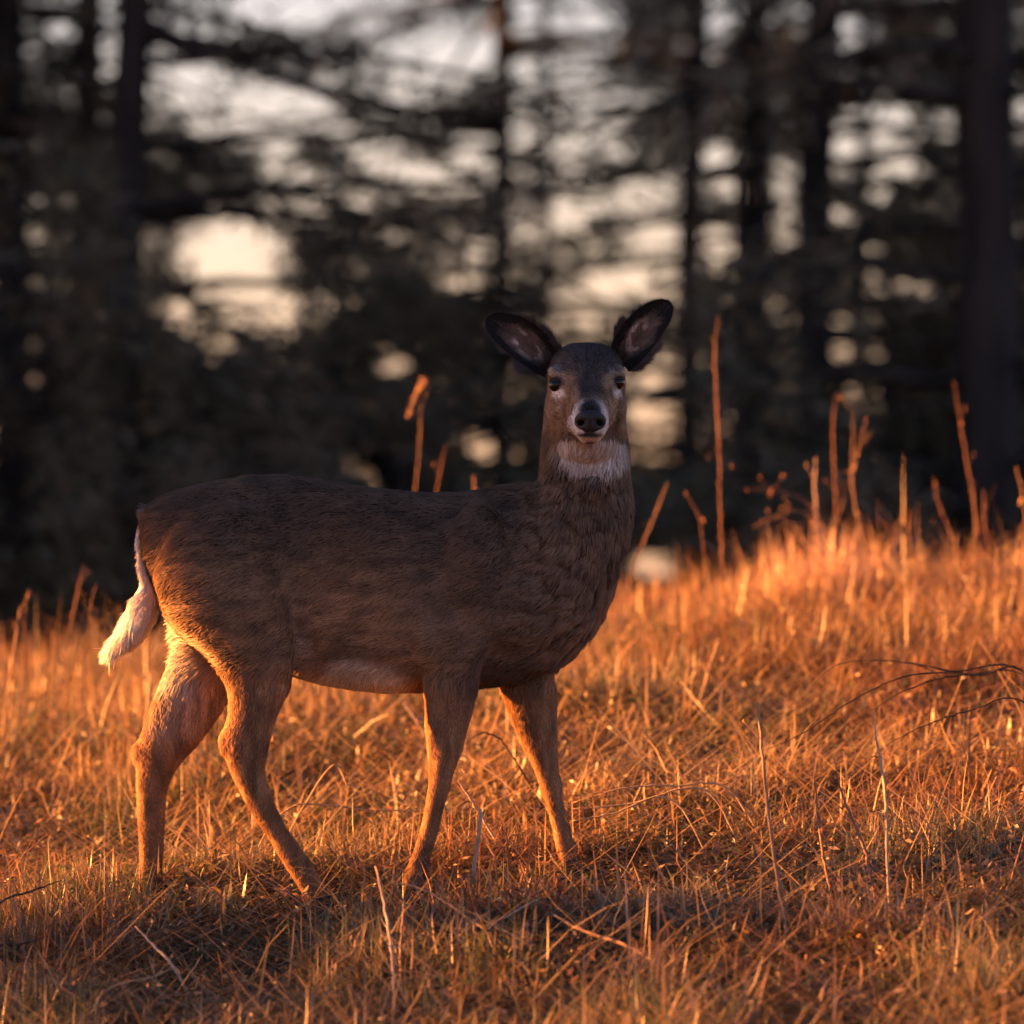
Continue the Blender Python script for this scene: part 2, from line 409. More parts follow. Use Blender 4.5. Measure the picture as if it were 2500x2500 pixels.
for (x, y) in [(-11, 10.5), (-12.5, 14), (-10, 17.5), (-13, 20), (-10.5, 23.5), (-13, 27), (-9, 13.5), (-11.5, 31), (-15.5, 12), (-15, 17), (-15.5, 22.5), (-15, 29)]:
    lab = ['nearest pine of the wood edge left of the photo', 'second pine of the wood edge left of the photo', 'third pine of the wood edge left of the photo',
           'fourth pine of the wood edge left of the photo', 'fifth pine of the wood edge left of the photo', 'sixth pine of the wood edge left of the photo',
           'foremost leafy pine of the wood edge left of the photo', 'farthest pine of the wood edge left of the photo',
           'first pine in the second row of the wood edge left of the photo', 'second pine in the second row of the wood edge left of the photo',
           'third pine in the second row of the wood edge left of the photo', 'last pine in the second row of the wood edge left of the photo'][k]; k += 1
    tree('edge_pine', lab, x, y, 15, .16, h0=.2, dh=.32, per=7, L0=2.4, dens=170, leaf=.32, view=False, view_top=8, group='pines of the wood edge left of the photo', shape=.8)

# ------------------------------------------------------------------ deer
deer = empty('deer', (-.33, 0, float(terrain(-.33, 0))))
tag(deer, 'brown white-tailed doe standing in dry grass looking at the camera', 'deer')
SH = .008
def loft(secs, axis_kind, nseg=20, power=2.2):
    # secs: (centre xyz, half a, half b); 'h' = ring lies in a level plane (x,y), 'x' = ring in plane (y,z), 'y' = ring in plane (x,z)
    secs = [(np.array(c, float), a, b) for c, a, b in secs]
    n = (len(secs) - 1) * 4 + 1
    Cc = catmull([c for c, _, _ in secs], n); A = catmull([(a, b, 0) for _, a, b in secs], n)
    th = np.arange(nseg) / nseg * 2 * np.pi
    cs = np.sign(np.cos(th)) * np.abs(np.cos(th)) ** (2 / power); sn = np.sign(np.sin(th)) * np.abs(np.sin(th)) ** (2 / power)
    V = []
    for c, a in zip(Cc, A):
        e = np.zeros((nseg, 3)); aa, bb = max(a[0], .004), max(a[1], .004)
        if axis_kind == 'h': e[:, 0] = cs * aa; e[:, 1] = sn * bb
        elif axis_kind == 'x': e[:, 2] = cs * aa; e[:, 1] = sn * bb
        else: e[:, 0] = cs * aa; e[:, 2] = sn * bb
        V.append(c + e)
    V = np.vstack(V); F = []
    for i in range(n - 1):
        for j in range(nseg):
            k = (j + 1) % nseg
            F.append((i * nseg + j, i * nseg + k, (i + 1) * nseg + k, (i + 1) * nseg + j))
    V = np.vstack([V, Cc[0], Cc[-1]]); c0 = len(V) - 2
    for j in range(nseg):
        k = (j + 1) % nseg
        F.append((c0, k, j)); F.append((c0 + 1, (n - 1) * nseg + j, (n - 1) * nseg + k))
    return V, F
def ellipsoid(c, r, n=14):
    V = []; F = []
    for i in range(n + 1):
        p = math.pi * i / n
        for j in range(2 * n):
            t = math.pi * j / n
            V.append((c[0] + r[0] * math.sin(p) * math.cos(t), c[1] + r[1] * math.sin(p) * math.sin(t), c[2] + r[2] * math.cos(p)))
    for i in range(n):
        for j in range(2 * n):
            k = (j + 1) % (2 * n)
            F.append((i * 2 * n + j, (i + 1) * 2 * n + j, (i + 1) * 2 * n + k, i * 2 * n + k))
    return np.array(V), F
bd = MB()
def torso_sec(dx, top, bot, hd, y=.02):
    a = D(dx, top, y); b = D(dx, bot, y); return ((a + b) / 2, (a[2] - b[2]) / 2 - SH, hd - SH)
bd.add(*loft([torso_sec(*s) for s in [
    (268, 985, 1040, .03), (280, 950, 1080, .065), (305, 930, 1140, .095), (350, 914, 1195, .12), (420, 899, 1235, .135), (500, 889, 1262, .135),
    (580, 895, 1290, .124), (660, 909, 1306, .146), (740, 919, 1314, .166), (820, 925, 1312, .158), (900, 918, 1304, .138), (960, 907, 1296, .145),
    (1020, 905, 1276, .135), (1075, 945, 1244, .12), (1115, 1000, 1205, .10), (1142, 1060, 1160, .06)]], 'x', 26, 2.15))
def leg_sec(dy, l, r, hd, y):
    a = D(l, dy, y); b = D(r, dy, y); return ((a + b) / 2, (b[0] - a[0]) / 2 - SH * (.6 + .35 * float(dy > 1400)), hd)
def leg(secs, y):
    bd.add(*loft([leg_sec(*s, y) for s in secs], 'h', 18, 2.0))
YNH, YFH, YNF, YFF = -.085, .095, -.085, .085
leg([(960, 360, 490, .01), (1010, 315, 525, .05), (1080, 288, 545, .080), (1150, 308, 557, .090), (1200, 345, 560, .082), (1250, 398, 558, .06), (1300, 424, 548, .048), (1350, 425, 528, .040),
     (1395, 414, 514, .034), (1440, 420, 508, .031), (1500, 447, 518, .027), (1550, 478, 543, .024), (1600, 511, 574, .022), (1640, 536, 602, .024), (1680, 560, 622, .022), (1712, 580, 634, .022)], YNH)
leg([(1080, 300, 480, .05), (1160, 318, 480, .065), (1220, 325, 470, .062), (1270, 313, 456, .055), (1320, 288, 436, .045), (1360, 270, 412, .040), (1400, 257, 382, .036),
     (1440, 250, 350, .033), (1490, 251, 323, .028), (1570, 254, 318, .024), (1640, 257, 314, .023), (1690, 261, 317, .026), (1730, 266, 314, .023), (1752, 268, 314, .023)], YFH)
leg([(1080, 800, 1000, .04), (1150, 795, 985, .055), (1200, 790, 950, .058), (1250, 795, 915, .052), (1310, 797, 903, .043), (1370, 799, 888, .037),
     (1430, 802, 873, .033), (1480, 801, 857, .031), (1540, 792, 841, .024), (1600, 777, 825, .022), (1645, 759, 814, .026), (1680, 756, 806, .023), (1705, 758, 806, .023)], YNF)
leg([(1160, 930, 1090, .04), (1220, 926, 1072, .05), (1270, 932, 1058, .048), (1320, 947, 1055, .042), (1370, 964, 1055, .037), (1430, 990, 1058, .032),
     (1490, 1015, 1065, .029), (1550, 1032, 1078, .024), (1605, 1044, 1092, .025), (1640, 1050, 1097, .024), (1665, 1054, 1098, .023)], YFF)
# neck
def neck_sec(dy, l, r, hd, y): return leg_sec(dy, l, r, hd, y)
bd.add(*loft([leg_sec(690, 1050, 1160, .06, .055), leg_sec(740, 1028, 1180, .075, .05), leg_sec(800, 1022, 1184, .085, .04), leg_sec(850, 1019, 1188, .09, .03), leg_sec(900, 1014, 1191, .095, .02),
              leg_sec(950, 1000, 1197, .105, .012), leg_sec(1010, 975, 1192, .118, .01), leg_sec(1080, 945, 1172, .13, .01), leg_sec(1150, 915, 1146, .135, .01),
              leg_sec(1210, 895, 1112, .12, .015), leg_sec(1262, 900, 1060, .08, .02)], 'h', 24, 2.1))
# shoulder, elbow, stifle and haunch swell
for c, r in [(D(905, 1085, -.095), (.085, .06, .16)), (D(806, 1205, -.115), (.032, .03, .06)), (D(985, 1150, -.09), (.08, .045, .09)), (D(430, 1080, -.085), (.13, .055, .15)),
             (D(528, 1225, -.11), (.035, .03, .07)), (D(263, 1424, YFH), (.017, .018, .034)), (D(427, 1402, YNH), (.016, .018, .034)), (D(830, 1478, YNF), (.026, .026, .034)), (D(1041, 1487, YFF), (.025, .026, .034))]:
    bd.add(*ellipsoid(c, r))
# head, pointing at the camera
HX = .165
hs = [(.115, 1.085, .045, .05), (.08, 1.105, .068, .075), (.04, 1.122, .084, .092), (0, 1.124, .088, .095), (-.035, 1.119, .087, .092), (-.07, 1.103, .077, .084),
      (-.105, 1.082, .063, .072), (-.14, 1.064, .051, .060), (-.175, 1.050, .045, .051), (-.205, 1.040, .042, .047), (-.228, 1.034, .037, .041), (-.243, 1.030, .024, .028)]
bd.add(*loft([((HX + (.006 if y < -.1 else .0), y, z), a - .004, b - .004) for y, z, a, b in hs], 'y', 24, 2.8))
for sx in (-1, 1):
    bd.add(*ellipsoid((HX + sx * .060, -.060, 1.149), (.028, .030, .015), 10))       # brow ridge
    bd.add(*ellipsoid((HX + sx * .046, -.025, 1.068), (.043, .075, .056), 10))       # jaw
    bd.add(*ellipsoid((HX + sx * .058, -.06, 1.095), (.022, .03, .012), 10))        # lower lid / cheekbone
    bd.add(*ellipsoid((HX + sx * .030, -.19, 1.032), (.018, .03, .022), 10))        # lip
bd.add(*ellipsoid((HX, -.02, 1.010), (.075, .085, .065), 12))
bd.add(*ellipsoid((HX, -.09, 1.030), (.040, .07, .035), 12))
bd.add(*ellipsoid((HX + .004, -.198, 1.002), (.024, .034, .014), 10))                  # chin
body0 = bd.build('body_raw', None)
md = body0.modifiers.new('r', 'REMESH'); md.mode = 'VOXEL'; md.voxel_size = .0065; md.use_smooth_shade = True
ms = body0.modifiers.new('s', 'SMOOTH'); ms.factor = .5; ms.iterations = 7
dg = bpy.context.evaluated_depsgraph_get(); dg.update()
bme = bpy.data.meshes.new_from_object(body0.evaluated_get(dg)); bme.name = 'body'
bpy.data.objects.remove(body0)

def blob(p, c, r, soft=.35):
    d = np.linalg.norm((p - np.array(c)) / np.array(r), axis=-1); return 1 - sstep(1 - soft, 1 + soft, d)
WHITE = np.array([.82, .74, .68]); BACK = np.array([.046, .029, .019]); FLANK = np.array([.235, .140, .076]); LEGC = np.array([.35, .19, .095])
NECK = np.array([.180, .112, .062]); FACE = np.array([.225, .145, .088]); DARK = np.array([.022, .019, .020]); GREY = np.array([.090, .066, .048])
def dz(dy): return EYE - (dy - 966) / 850.0
def coat(p):
    x, y, z = p[:, 0], p[:, 1], p[:, 2]
    n1 = vnoise(p, 14, 21); n2 = vnoise(p, 45, 22)
    c = np.zeros_like(p)
    def put(col, m):
        nonlocal c
        m = np.clip(m, 0, 1)[:, None]; c = c * (1 - m) + np.asarray(col) * m
    put(FLANK, np.ones(len(p)))
    put(FLANK * 1.25, blob(p, D(690, 1150, -.1), (.19, .25, .10), .6) * .7)
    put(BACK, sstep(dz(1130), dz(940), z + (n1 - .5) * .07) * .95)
    put(GREY, blob(p, D(900, 1080, -.1), (.16, .2, .16), .6) * .5)
    put(LEGC, sstep(dz(1230), dz(1330), z) * 1.0)
    put(GREY * .9, sstep(dz(1560), dz(1700), z) * .35)
    # pale belly, groin and inner legs
    belly = sstep(dz(1232), dz(1272), z + (n1 - .5) * .05) * (x > -.52) * (x < -.16) * sstep(dz(1345), dz(1325), z)
    put(WHITE * .9, belly * sstep(-.49, -.41, x) * sstep(-.20, -.26, x))
    put(WHITE * .9, blob(p, D(575, 1235, -.06), (.020, .1, .05), .7) * .3)
    put(WHITE * .8, blob(p, D(330, 1230, .02), (.06, .09, .10), .5) * .9)
    put(WHITE * .6, sstep(.0, .03, y) * sstep(.09, .06, y) * sstep(dz(1230), dz(1270), z) * sstep(dz(1420), dz(1370), z) * (x < -.6) * .4)
    # dark brisket
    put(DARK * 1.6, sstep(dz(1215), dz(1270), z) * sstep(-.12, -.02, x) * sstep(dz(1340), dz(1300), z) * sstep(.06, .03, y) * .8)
    # neck
    nk = sstep(-.01, .09, x) * sstep(dz(1180), dz(1020), z)
    put(NECK, nk * .9)
    put(GREY, nk * sstep(.18, .26, x) * .6)
    put(WHITE * .92, blob(p, (HX + .012, -.08, dz(848)), (.076, .20, .056), .25) * (z < 1.005) * sstep(-.17, -.14, y))
    # head
    hd = sstep(1.0, 1.03, z) * (x > .03)
    put(FACE, hd)
    front = -y
    put(DARK * 1.6, hd * sstep(1.13, 1.185, z) * .85)
    put(DARK * 1.5, hd * blob(p, (HX + .006, -.12, 1.13), (.030, .13, .055), .5) * .85)
    put(DARK * 1.4, blob(p, (HX + .015, -.03, 1.19), (.05, .07, .04), .5) * .6)
    for sx in (-1, 1):
        ec = np.array([HX + sx * .064, -.075, 1.124])
        put(WHITE * .6, blob(p, ec + np.array([0, 0, .028]), (.022, .03, .011), .5) * .75)
        put(WHITE * .95, blob(p, ec + np.array([-sx * .004, -.01, -.025]), (.022, .03, .011), .5) * .9)
        put(DARK, blob(p, ec, (.0235, .030, .0165), .25))
        put(FACE * 1.15, blob(p, (HX + sx * .07, -.06, 1.06), (.035, .07, .035), .5) * .7)
        put(DARK * 1.6, blob(p, ec + np.array([-sx * .012, -.01, .034]), (.026, .04, .012), .5) * .7)
    muz = sstep(.145, .19, front) * (z < 1.10) * (z > .97)
    ring = blob(p, (HX + .006, -.212, 1.038), (.0450, .050, .0465), .28)
    put(WHITE * 1.1, ring * muz * (np.abs(x - HX - .006) > .012))
    put(WHITE, blob(p, (HX + .004, -.20, 1.000), (.030, .05, .015), .3))
    put(DARK, blob(p, (HX + .006, -.225, 1.062), (.026, .06, .024), .3))
    put(DARK, blob(p, (HX + .006, -.235, 1.008), (.030, .03, .0045), .4))
    put(DARK * 1.5, blob(p, (HX + .006, -.215, .988), (.012, .04, .007), .4) * .8)
    ver = np.maximum(sstep(dz(1230), dz(1300), z), sstep(.0, .14, x) * sstep(.55, .8, z))
    streak = vnoise(p * np.array([.35, 1, 1.25]), 62, 23) * (1 - ver) + vnoise(p * np.array([1.25, 1, .35]), 62, 25) * ver; mot = vnoise(p * np.array([.5, 1, 1]), 9, 24)
    c = c * (1 + (hd * (vnoise(p * np.array([1, .4, 1]), 190, 28) - .5) * .9)[:, None])
    wht = sstep(.35, .6, c[:, 1]); streak = streak * (1 - wht) + .5 * wht
    return np.clip(c * (.4 + 1.2 * streak[:, None]) * (.8 + .4 * n1[:, None]) * (.75 + .5 * mot[:, None]), .008, .9)
nv = len(bme.vertices); bv = np.empty(nv * 3, np.float32); bme.vertices.foreach_get('co', bv); bv = bv.reshape(-1, 3).astype(float)
bn = np.empty(nv * 3, np.float32); bme.vertices.foreach_get('normal', bn); bn = bn.reshape(-1, 3).astype(float)
ne = len(bme.edges); ed = np.empty(ne * 2, np.int32); bme.edges.foreach_get('vertices', ed); ed = ed.reshape(-1, 2)
deg = np.bincount(ed.ravel(), minlength=nv).astype(float)[:, None]
wsm = (sstep(dz(1300), dz(1230), bv[:, 2]) * sstep(.16, .04, bv[:, 0]) * .5)[:, None]
for _ in range(9):
    sm = np.zeros_like(bv)
    for k in range(3):
        sm[:, k] = np.bincount(ed[:, 0], bv[ed[:, 1], k], nv) + np.bincount(ed[:, 1], bv[ed[:, 0], k], nv)
    bv += wsm * (sm / np.maximum(deg, 1) - bv)
bme.vertices.foreach_set('co', bv.astype(np.float32).ravel()); bme.update()
nrm_ = np.empty(nv * 3, np.float32); bme.vertices.foreach_get("normal", nrm_); bn = nrm_.reshape(-1, 3).astype(float)
# shaggy winter coat: shallow folds on neck and brisket
fold = sstep(-.08, .12, bv[:, 0]) * sstep(.98, .90, bv[:, 2]) * sstep(.42, .52, bv[:, 2])
ROT = rot = np.array([[.82, .45, -.35], [-.30, .86, .41], [.49, -.23, .84]]); pw = (bv * np.array([.6, .6, 1.0])) @ rot; amp = np.minimum(np.abs(vnoise(pw, 24, 31) - .5) * 2, np.abs(vnoise(pw[:, [1, 2, 0]], 40, 32) - .5) * 2.6)
bv += bn * (fold * -(sstep(.22, .0, amp)) * .015 + (vnoise(bv, 22, 33) - .5) * .004 * (bv[:, 2] < 1.0))[:, None]
bme.vertices.foreach_set('co', bv.astype(np.float32).ravel())
at = bme.attributes.new('tint', 'FLOAT_COLOR', 'POINT')
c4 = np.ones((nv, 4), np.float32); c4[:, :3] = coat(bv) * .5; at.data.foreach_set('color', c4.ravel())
bme.materials.clear(); bme.update()
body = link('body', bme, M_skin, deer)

def make_fur(name, me_v, me_n, tris, N, lenf, dirf, colf, parent, rad=.0008, npt=5, lift=.35, wgt=None):
    A = me_v[tris[:, 0]]; B = me_v[tris[:, 1]]; Cc = me_v[tris[:, 2]]
    area = np.linalg.norm(np.cross(B - A, Cc - A), axis=1)
    if wgt is not None: area = area * wgt((A + B + Cc) / 3)
    idx = rng.choice(len(tris), N, p=area / area.sum())
    r1 = np.sqrt(rng.random(N)); r2 = rng.random(N)
    ba = np.stack([1 - r1, r1 * (1 - r2), r1 * r2], -1)[:, :, None]
    P = (np.stack([A[idx], B[idx], Cc[idx]], 1) * ba).sum(1)
    Nn = (np.stack([me_n[tris[idx, k]] for k in range(3)], 1) * ba).sum(1); Nn /= np.linalg.norm(Nn, axis=1)[:, None] + 1e-9
    L = lenf(P) * rng.uniform(.7, 1.15, N)
    d = dirf(P)
    d = d - Nn * (d * Nn).sum(1)[:, None]; d /= np.linalg.norm(d, axis=1)[:, None] + 1e-6
    clump = np.stack([vnoise(P, 38, 51) - .5, vnoise(P, 38, 52) - .5, vnoise(P, 38, 53) - .5], -1)
    fine = rng.normal(0, .12, (N, 3))
    d = d + clump * .9 + fine; d -= Nn * (d * Nn).sum(1)[:, None] * .8
    d /= np.linalg.norm(d, axis=1)[:, None] + 1e-6
    pts = np.empty((N, npt, 3)); pts[:, 0] = P - Nn * .001; cur = pts[:, 0]
    lf = lift * (1 + .5 * (vnoise(P, 60, 55) - .5))
    for k in range(1, npt):
        f = (k - 1) / (npt - 2 + 1e-9)
        dd = d + Nn * (lf * (1 - .9 * f))[:, None]; dd /= np.linalg.norm(dd, axis=1)[:, None]
        dd[:, 2] -= .05 * f
        cur = cur + dd * (L / (npt - 1))[:, None]; pts[:, k] = cur
    cols = colf(P) * rng.uniform(.7, 1.35, (N, 1))
    cu = bpy.data.hair_curves.new(name); cu.add_curves([npt] * N)
    cu.attributes['position'].data.foreach_set('vector', pts.astype(np.float32).ravel())
    ra = cu.attributes.get('radius') or cu.attributes.new('radius', 'FLOAT', 'POINT')
    rr = rad * (np.clip(L / .02, .55, 1.2))[:, None] * np.array([1, .95, .8, .55, .15] if npt == 5 else np.linspace(1, .15, npt))[None]
    ra.data.foreach_set('value', rr.astype(np.float32).ravel())
    ca = cu.attributes.new('tint', 'FLOAT_COLOR', 'CURVE')
    cc = np.ones((N, 4), np.float32); cc[:, :3] = np.clip(cols, 0, .95); ca.data.foreach_set('color', cc.ravel())
    na = cu.attributes.new('hide_normal', 'FLOAT_VECTOR', 'CURVE')
    nd = Nn + .35 * d * lift + rng.normal(0, .22, (N, 3)); nd /= np.linalg.norm(nd, axis=1)[:, None]
    na.data.foreach_set('vector', nd.astype(np.float32).ravel())
    cu.materials.append(M_fur)
    o = bpy.data.objects.new(name, cu); COL.objects.link(o); o.parent = parent
    o.matrix_parent_inverse = parent_inv(parent)
    return o
bme.calc_loop_triangles()
tr = np.empty(len(bme.loop_triangles) * 3, np.int32); bme.loop_triangles.foreach_get('vertices', tr); tr = tr.reshape(-1, 3)
def is_head(P): return sstep(1.0, 1.04, P[:, 2]) * (P[:, 0] > .03) + (1 - sstep(1.0, 1.04, P[:, 2])) * sstep(-.13, -.16, P[:, 1]) * (P[:, 2] > .95)
def fur_len(P):
    L = np.full(len(P), .020)
    L = np.where(P[:, 2] < dz(1300), .013, L); L = np.where(P[:, 2] < dz(1420), .009, L)
    nk = sstep(0, .1, P[:, 0]) * (P[:, 2] < 1.0) * (P[:, 2] > .5); L = L + nk * .007
    pw_ = (P * np.array([.6, .6, 1.0])) @ ROT
    am = np.minimum(np.abs(vnoise(pw_, 24, 31) - .5) * 2, np.abs(vnoise(pw_[:, [1, 2, 0]], 40, 32) - .5) * 2.6)
    fo = sstep(-.08, .12, P[:, 0]) * sstep(.96, .90, P[:, 2]) * sstep(.42, .52, P[:, 2])
    L = L * (1 - .45 * fo * sstep(.12, .03, am))
    rump = blob(P, D(330, 1230, .02), (.10, .14, .13), .5); L = L + rump * .022
    L = L + blob(P, D(270, 1020, .0), (.05, .1, .1), .4) * .012
    h = np.clip(is_head(P), 0, 1); L = L * (1 - h) + h * (.006 + .007 * sstep(-.15, .0, P[:, 1]))
    return L
def fur_dir(P):
    d = np.zeros_like(P); d[:, 0] = -1; d[:, 2] = -.45
    down = np.array([-.12, 0, -1.]); bel = sstep(dz(1230), dz(1310), P[:, 2])[:, None]
    d = d * (1 - bel) + down * bel
    nk = (sstep(.0, .14, P[:, 0]) * sstep(.55, .8, P[:, 2]))[:, None]
    d = d * (1 - nk) + np.array([-.25, 0, -1.]) * nk
    h = np.clip(is_head(P), 0, 1)[:, None]
    hv = np.zeros_like(P); hv[:, 1] = 1; hv[:, 2] = .25; hv[:, 0] = np.sign(P[:, 0] - HX) * .2
    return d * (1 - h) + hv * h
def fur_w(P):
    w_ = np.where(P[:, 2] < dz(1300), 1.3, 1.0)
    w_ = np.where(P[:, 1] > .08, w_ * .6, w_)
    return w_ * (1 + 2.2 * np.clip(is_head(P), 0, 1)) * np.where((np.linalg.norm((P - np.array([HX + .006, -.237, 1.036])) / np.array([.034, .035, .028]), axis=1) < 1), .0, 1)
fur = make_fur('fur', bv, bn, tr, 170000, fur_len, fur_dir, coat, body, rad=.0009, wgt=fur_w, lift=.45)

# ears
def ear(base, tip, wid, name_label, flip):
    base = np.array(base, float); tip = np.array(tip, float); ax = tip - base; L = np.linalg.norm(ax); ax /= L
    nrm = np.array([0, -1., 0]); nrm -= ax * (nrm @ ax); nrm /= np.linalg.norm(nrm)
    nrm = nrm + np.array([.10 * flip, 0, 0]); nrm -= ax * (nrm @ ax); nrm /= np.linalg.norm(nrm)
    sd = np.cross(ax, nrm)
    nu, nw = 26, 19; V = []; cols = []; uv = []
    for i in range(nu):
        u = i / (nu - 1)
        wu = np.interp(u, [0, .1, .2, .35, .5, .65, .8, .9, .96, 1], [.74, .85, .93, .99, 1.0, .94, .80, .60, .40, .08]) * wid
        for j in range(nw):
            v = -1 + 2 * j / (nw - 1)
            cup = (.62 * v * v - .30) * wu * (1.25 - .75 * u) + .012 * math.sin(u * 3.1)
            asym = .10 * wid * math.sin(u * math.pi) * flip
            p = base + ax * (u * L) + sd * (v * wu * (1 - .12 * abs(v)) + asym) + nrm * (cup + .018 * u)
            V.append(p); uv.append((u, v))
    V = np.array(V); uv = np.array(uv)
    F = []
    for i in range(nu - 1):
        for j in range(nw - 1):
            F.append((i * nw + j, i * nw + j + 1, (i + 1) * nw + j + 1, (i + 1) * nw + j))
    n0 = len(V)
    # back skin, slightly behind, joined round the rim
    vv = np.array([V[k] - nrm * .006 * (1 - .5 * abs(uv[k, 1])) for k in range(n0)])
    Fb = [(a + n0, d + n0, c + n0, b + n0) for a, b, c, d in F]
    rim = []
    idx = [(0, j) for j in range(nw)] + [(i, nw - 1) for i in range(1, nu)] + [(nu - 1, j) for j in range(nw - 2, -1, -1)] + [(i, 0) for i in range(nu - 2, 0, -1)]
    ids = [i * nw + j for i, j in idx]
    for a, b in zip(ids, ids[1:] + ids[:1]): rim.append((a, b, b + n0, a + n0))
    def ecol(u, v, P):
        edge = np.sqrt((v / .72) ** 2 + ((u - .42) / .36) ** 2) * .5
        q2 = P - base; n = vnoise(np.stack([q2 @ ax * .35, q2 @ sd, q2 @ nrm * .3], -1), 150, 61) * .6 + vnoise(P, 45, 63) * .4
        inner = np.clip(1 - sstep(.20, .56, edge + (n - .5) * .4), 0, 1)
        pale = np.array([.55, .45, .40]); pink = np.array([.10, .068, .058]); blk = np.array([.012, .012, .013])
        mixv = (sstep(.42, .68, n))[:, None]
        c = (pink * (1 - mixv) + pale * mixv) * inner[:, None] + blk * (1 - inner[:, None])
        low = sstep(.18, .02, u)[:, None]
        return c * (1 - low) + np.array([.03, .024, .02]) * low
    c1 = ecol(uv[:, 0], uv[:, 1], V); c2 = np.tile(np.array([.03, .024, .02]), (n0, 1))
    me = mesh_np('ear', np.vstack([V, vv]), np.array(F + Fb + rim), np.vstack([c1, c2]), smooth=True)
    o = link('ear', me, M_skin, deer)
    # short hair on both faces and long pale hair inside
    T = []
    for f in F: T += [(f[0], f[1], f[2]), (f[0], f[2], f[3])]
    T = np.array(T); nn_ = np.tile(nrm, (n0, 1))
    lut_u = uv[:, 0]; lut_v = uv[:, 1]
    def ec(P):
        q = P - base; u = (q @ ax) / L
        wu = np.interp(u, [0, .1, .2, .35, .5, .65, .8, .9, .96, 1], [.74, .85, .93, .99, 1.0, .94, .80, .60, .40, .08]) * wid
        v = np.clip(((q @ sd) - .10 * wid * np.sin(u * np.pi) * flip) / (wu * .9 + 1e-6), -1, 1)
        return ecol(u, v, P)
    def el(P):
        q = P - base; u = (q @ ax) / L
        return .006 + .026 * sstep(.85, .3, u) * sstep(.30, .55, vnoise(P, 50, 62))
    def ed(P):
        q = P - base
        return ax[None] * .9 + sd[None] * np.sign(q @ sd)[:, None] * .8
    make_fur('ear_hair', V, nn_, T, 8000, el, ed, lambda P: ec(P) * 1.3, o, rad=.0006, lift=.6)
    make_fur('ear_back_hair', vv, -nn_, T[:, ::-1], 2500, lambda P: np.full(len(P), .003), ed, lambda P: np.tile(np.array([.035, .027, .022]), (len(P), 1)), o, rad=.0006, lift=.2)
    return o
ear(PX(1350, 893, .015), PX(1186, 776, -.005), .049, 'left', 1)
ear(PX(1512, 885, .015), PX(1638, 736, -.005), .047, 'right', -1)

# eyes, lids, nose, hooves, tail
for sx in (-1, 1):
    c = np.array([HX + sx * .0640, -.0740, 1.1225 + (.003 if sx > 0 else -.002)])
    e = MB(); e.add(*ellipsoid(c, (.0200, .0168, .0168), 16)); eo = e.build('eye', M_eye, body)
    V, F = ellipsoid(c + np.array([0, .001, .001]), (.0214, .0186, .0184), 18)
    keepf = [f for f in F if np.mean([V[i][2] for i in f]) > c[2] + .0080]
    lm = MB(); lm.add(V, keepf); lid = lm.build('eyelid', gloss('eyelid_skin_%d' % (sx > 0), (.035, .025, .02), .9, .05), eo)
nm = MB()
V, F = ellipsoid((0, 0, 0), (1, 1, 1), 26)
N_ = []
for v in V:
    x, y, z = v
    wz = 1.0 if z < 0 else 1.0 + .12 * z
    px_ = x * .0345 * (1 - .28 * max(-z, 0) ** 1.5) * wz; pz = z * .0265; py = y * .021
    for s in (-1, 1):                                   # nostrils
        dd = ((px_ - s * .0195) / .0085) ** 2 + ((pz + .001 + .25 * (abs(px_) - .0195)) / .0065) ** 2
        if y < .2: py += .012 * math.exp(-dd * 1.1)
    if y < .2: py += .0035 * math.exp(-(px_ / .0025) ** 2) * (1 if pz < .002 else .25)
    N_.append((HX + .006 + px_, -.232 + py - (.006 * z if z > 0 else .0), 1.036 + pz))
nm.add(np.array(N_), F); nose = nm.build('nose', M_nose, body)
for s_ in (-1, 1):
    nb = MB(); V, F = ellipsoid((0, 0, 0), (.0085, .0045, .0058), 10)
    a_ = -s_ * .5; V = np.stack([V[:, 0] * math.cos(a_) - V[:, 2] * math.sin(a_), V[:, 1], V[:, 0] * math.sin(a_) + V[:, 2] * math.cos(a_)], -1)
    nb.add(V + np.array([HX + .006 + s_ * .0195, -.2425, 1.0345]), F); nb.build('nostril', M_nostril, nose)

for lx, ly, yy in [(D(610, 1712, 0), 0, YNH), (D(291, 1752, 0), 0, YFH), (D(782, 1705, 0), 0, YNF), (D(1076, 1665, 0), 0, YFF)]:
    x = lx[0]; top = lx[2] + .012; zb = float(terrain(x, yy)) + .002
    top = max(top, zb + .045)
    hm = MB()
    for s in (-1, 1):                                   # two claws
        secs = []
        for f, fw, ln_, dx in [(0, .0105, .020, .000), (.35, .012, .025, .006), (.75, .0135, .031, .012), (1, .0135, .034, .015)]:
            secs.append(((x + dx, yy + s * .0125, top + (zb - top) * f), ln_, fw))
        hm.add(*loft(secs, 'h', 12, 2.2))
    hm.build('hoof', M_hoof, deer)

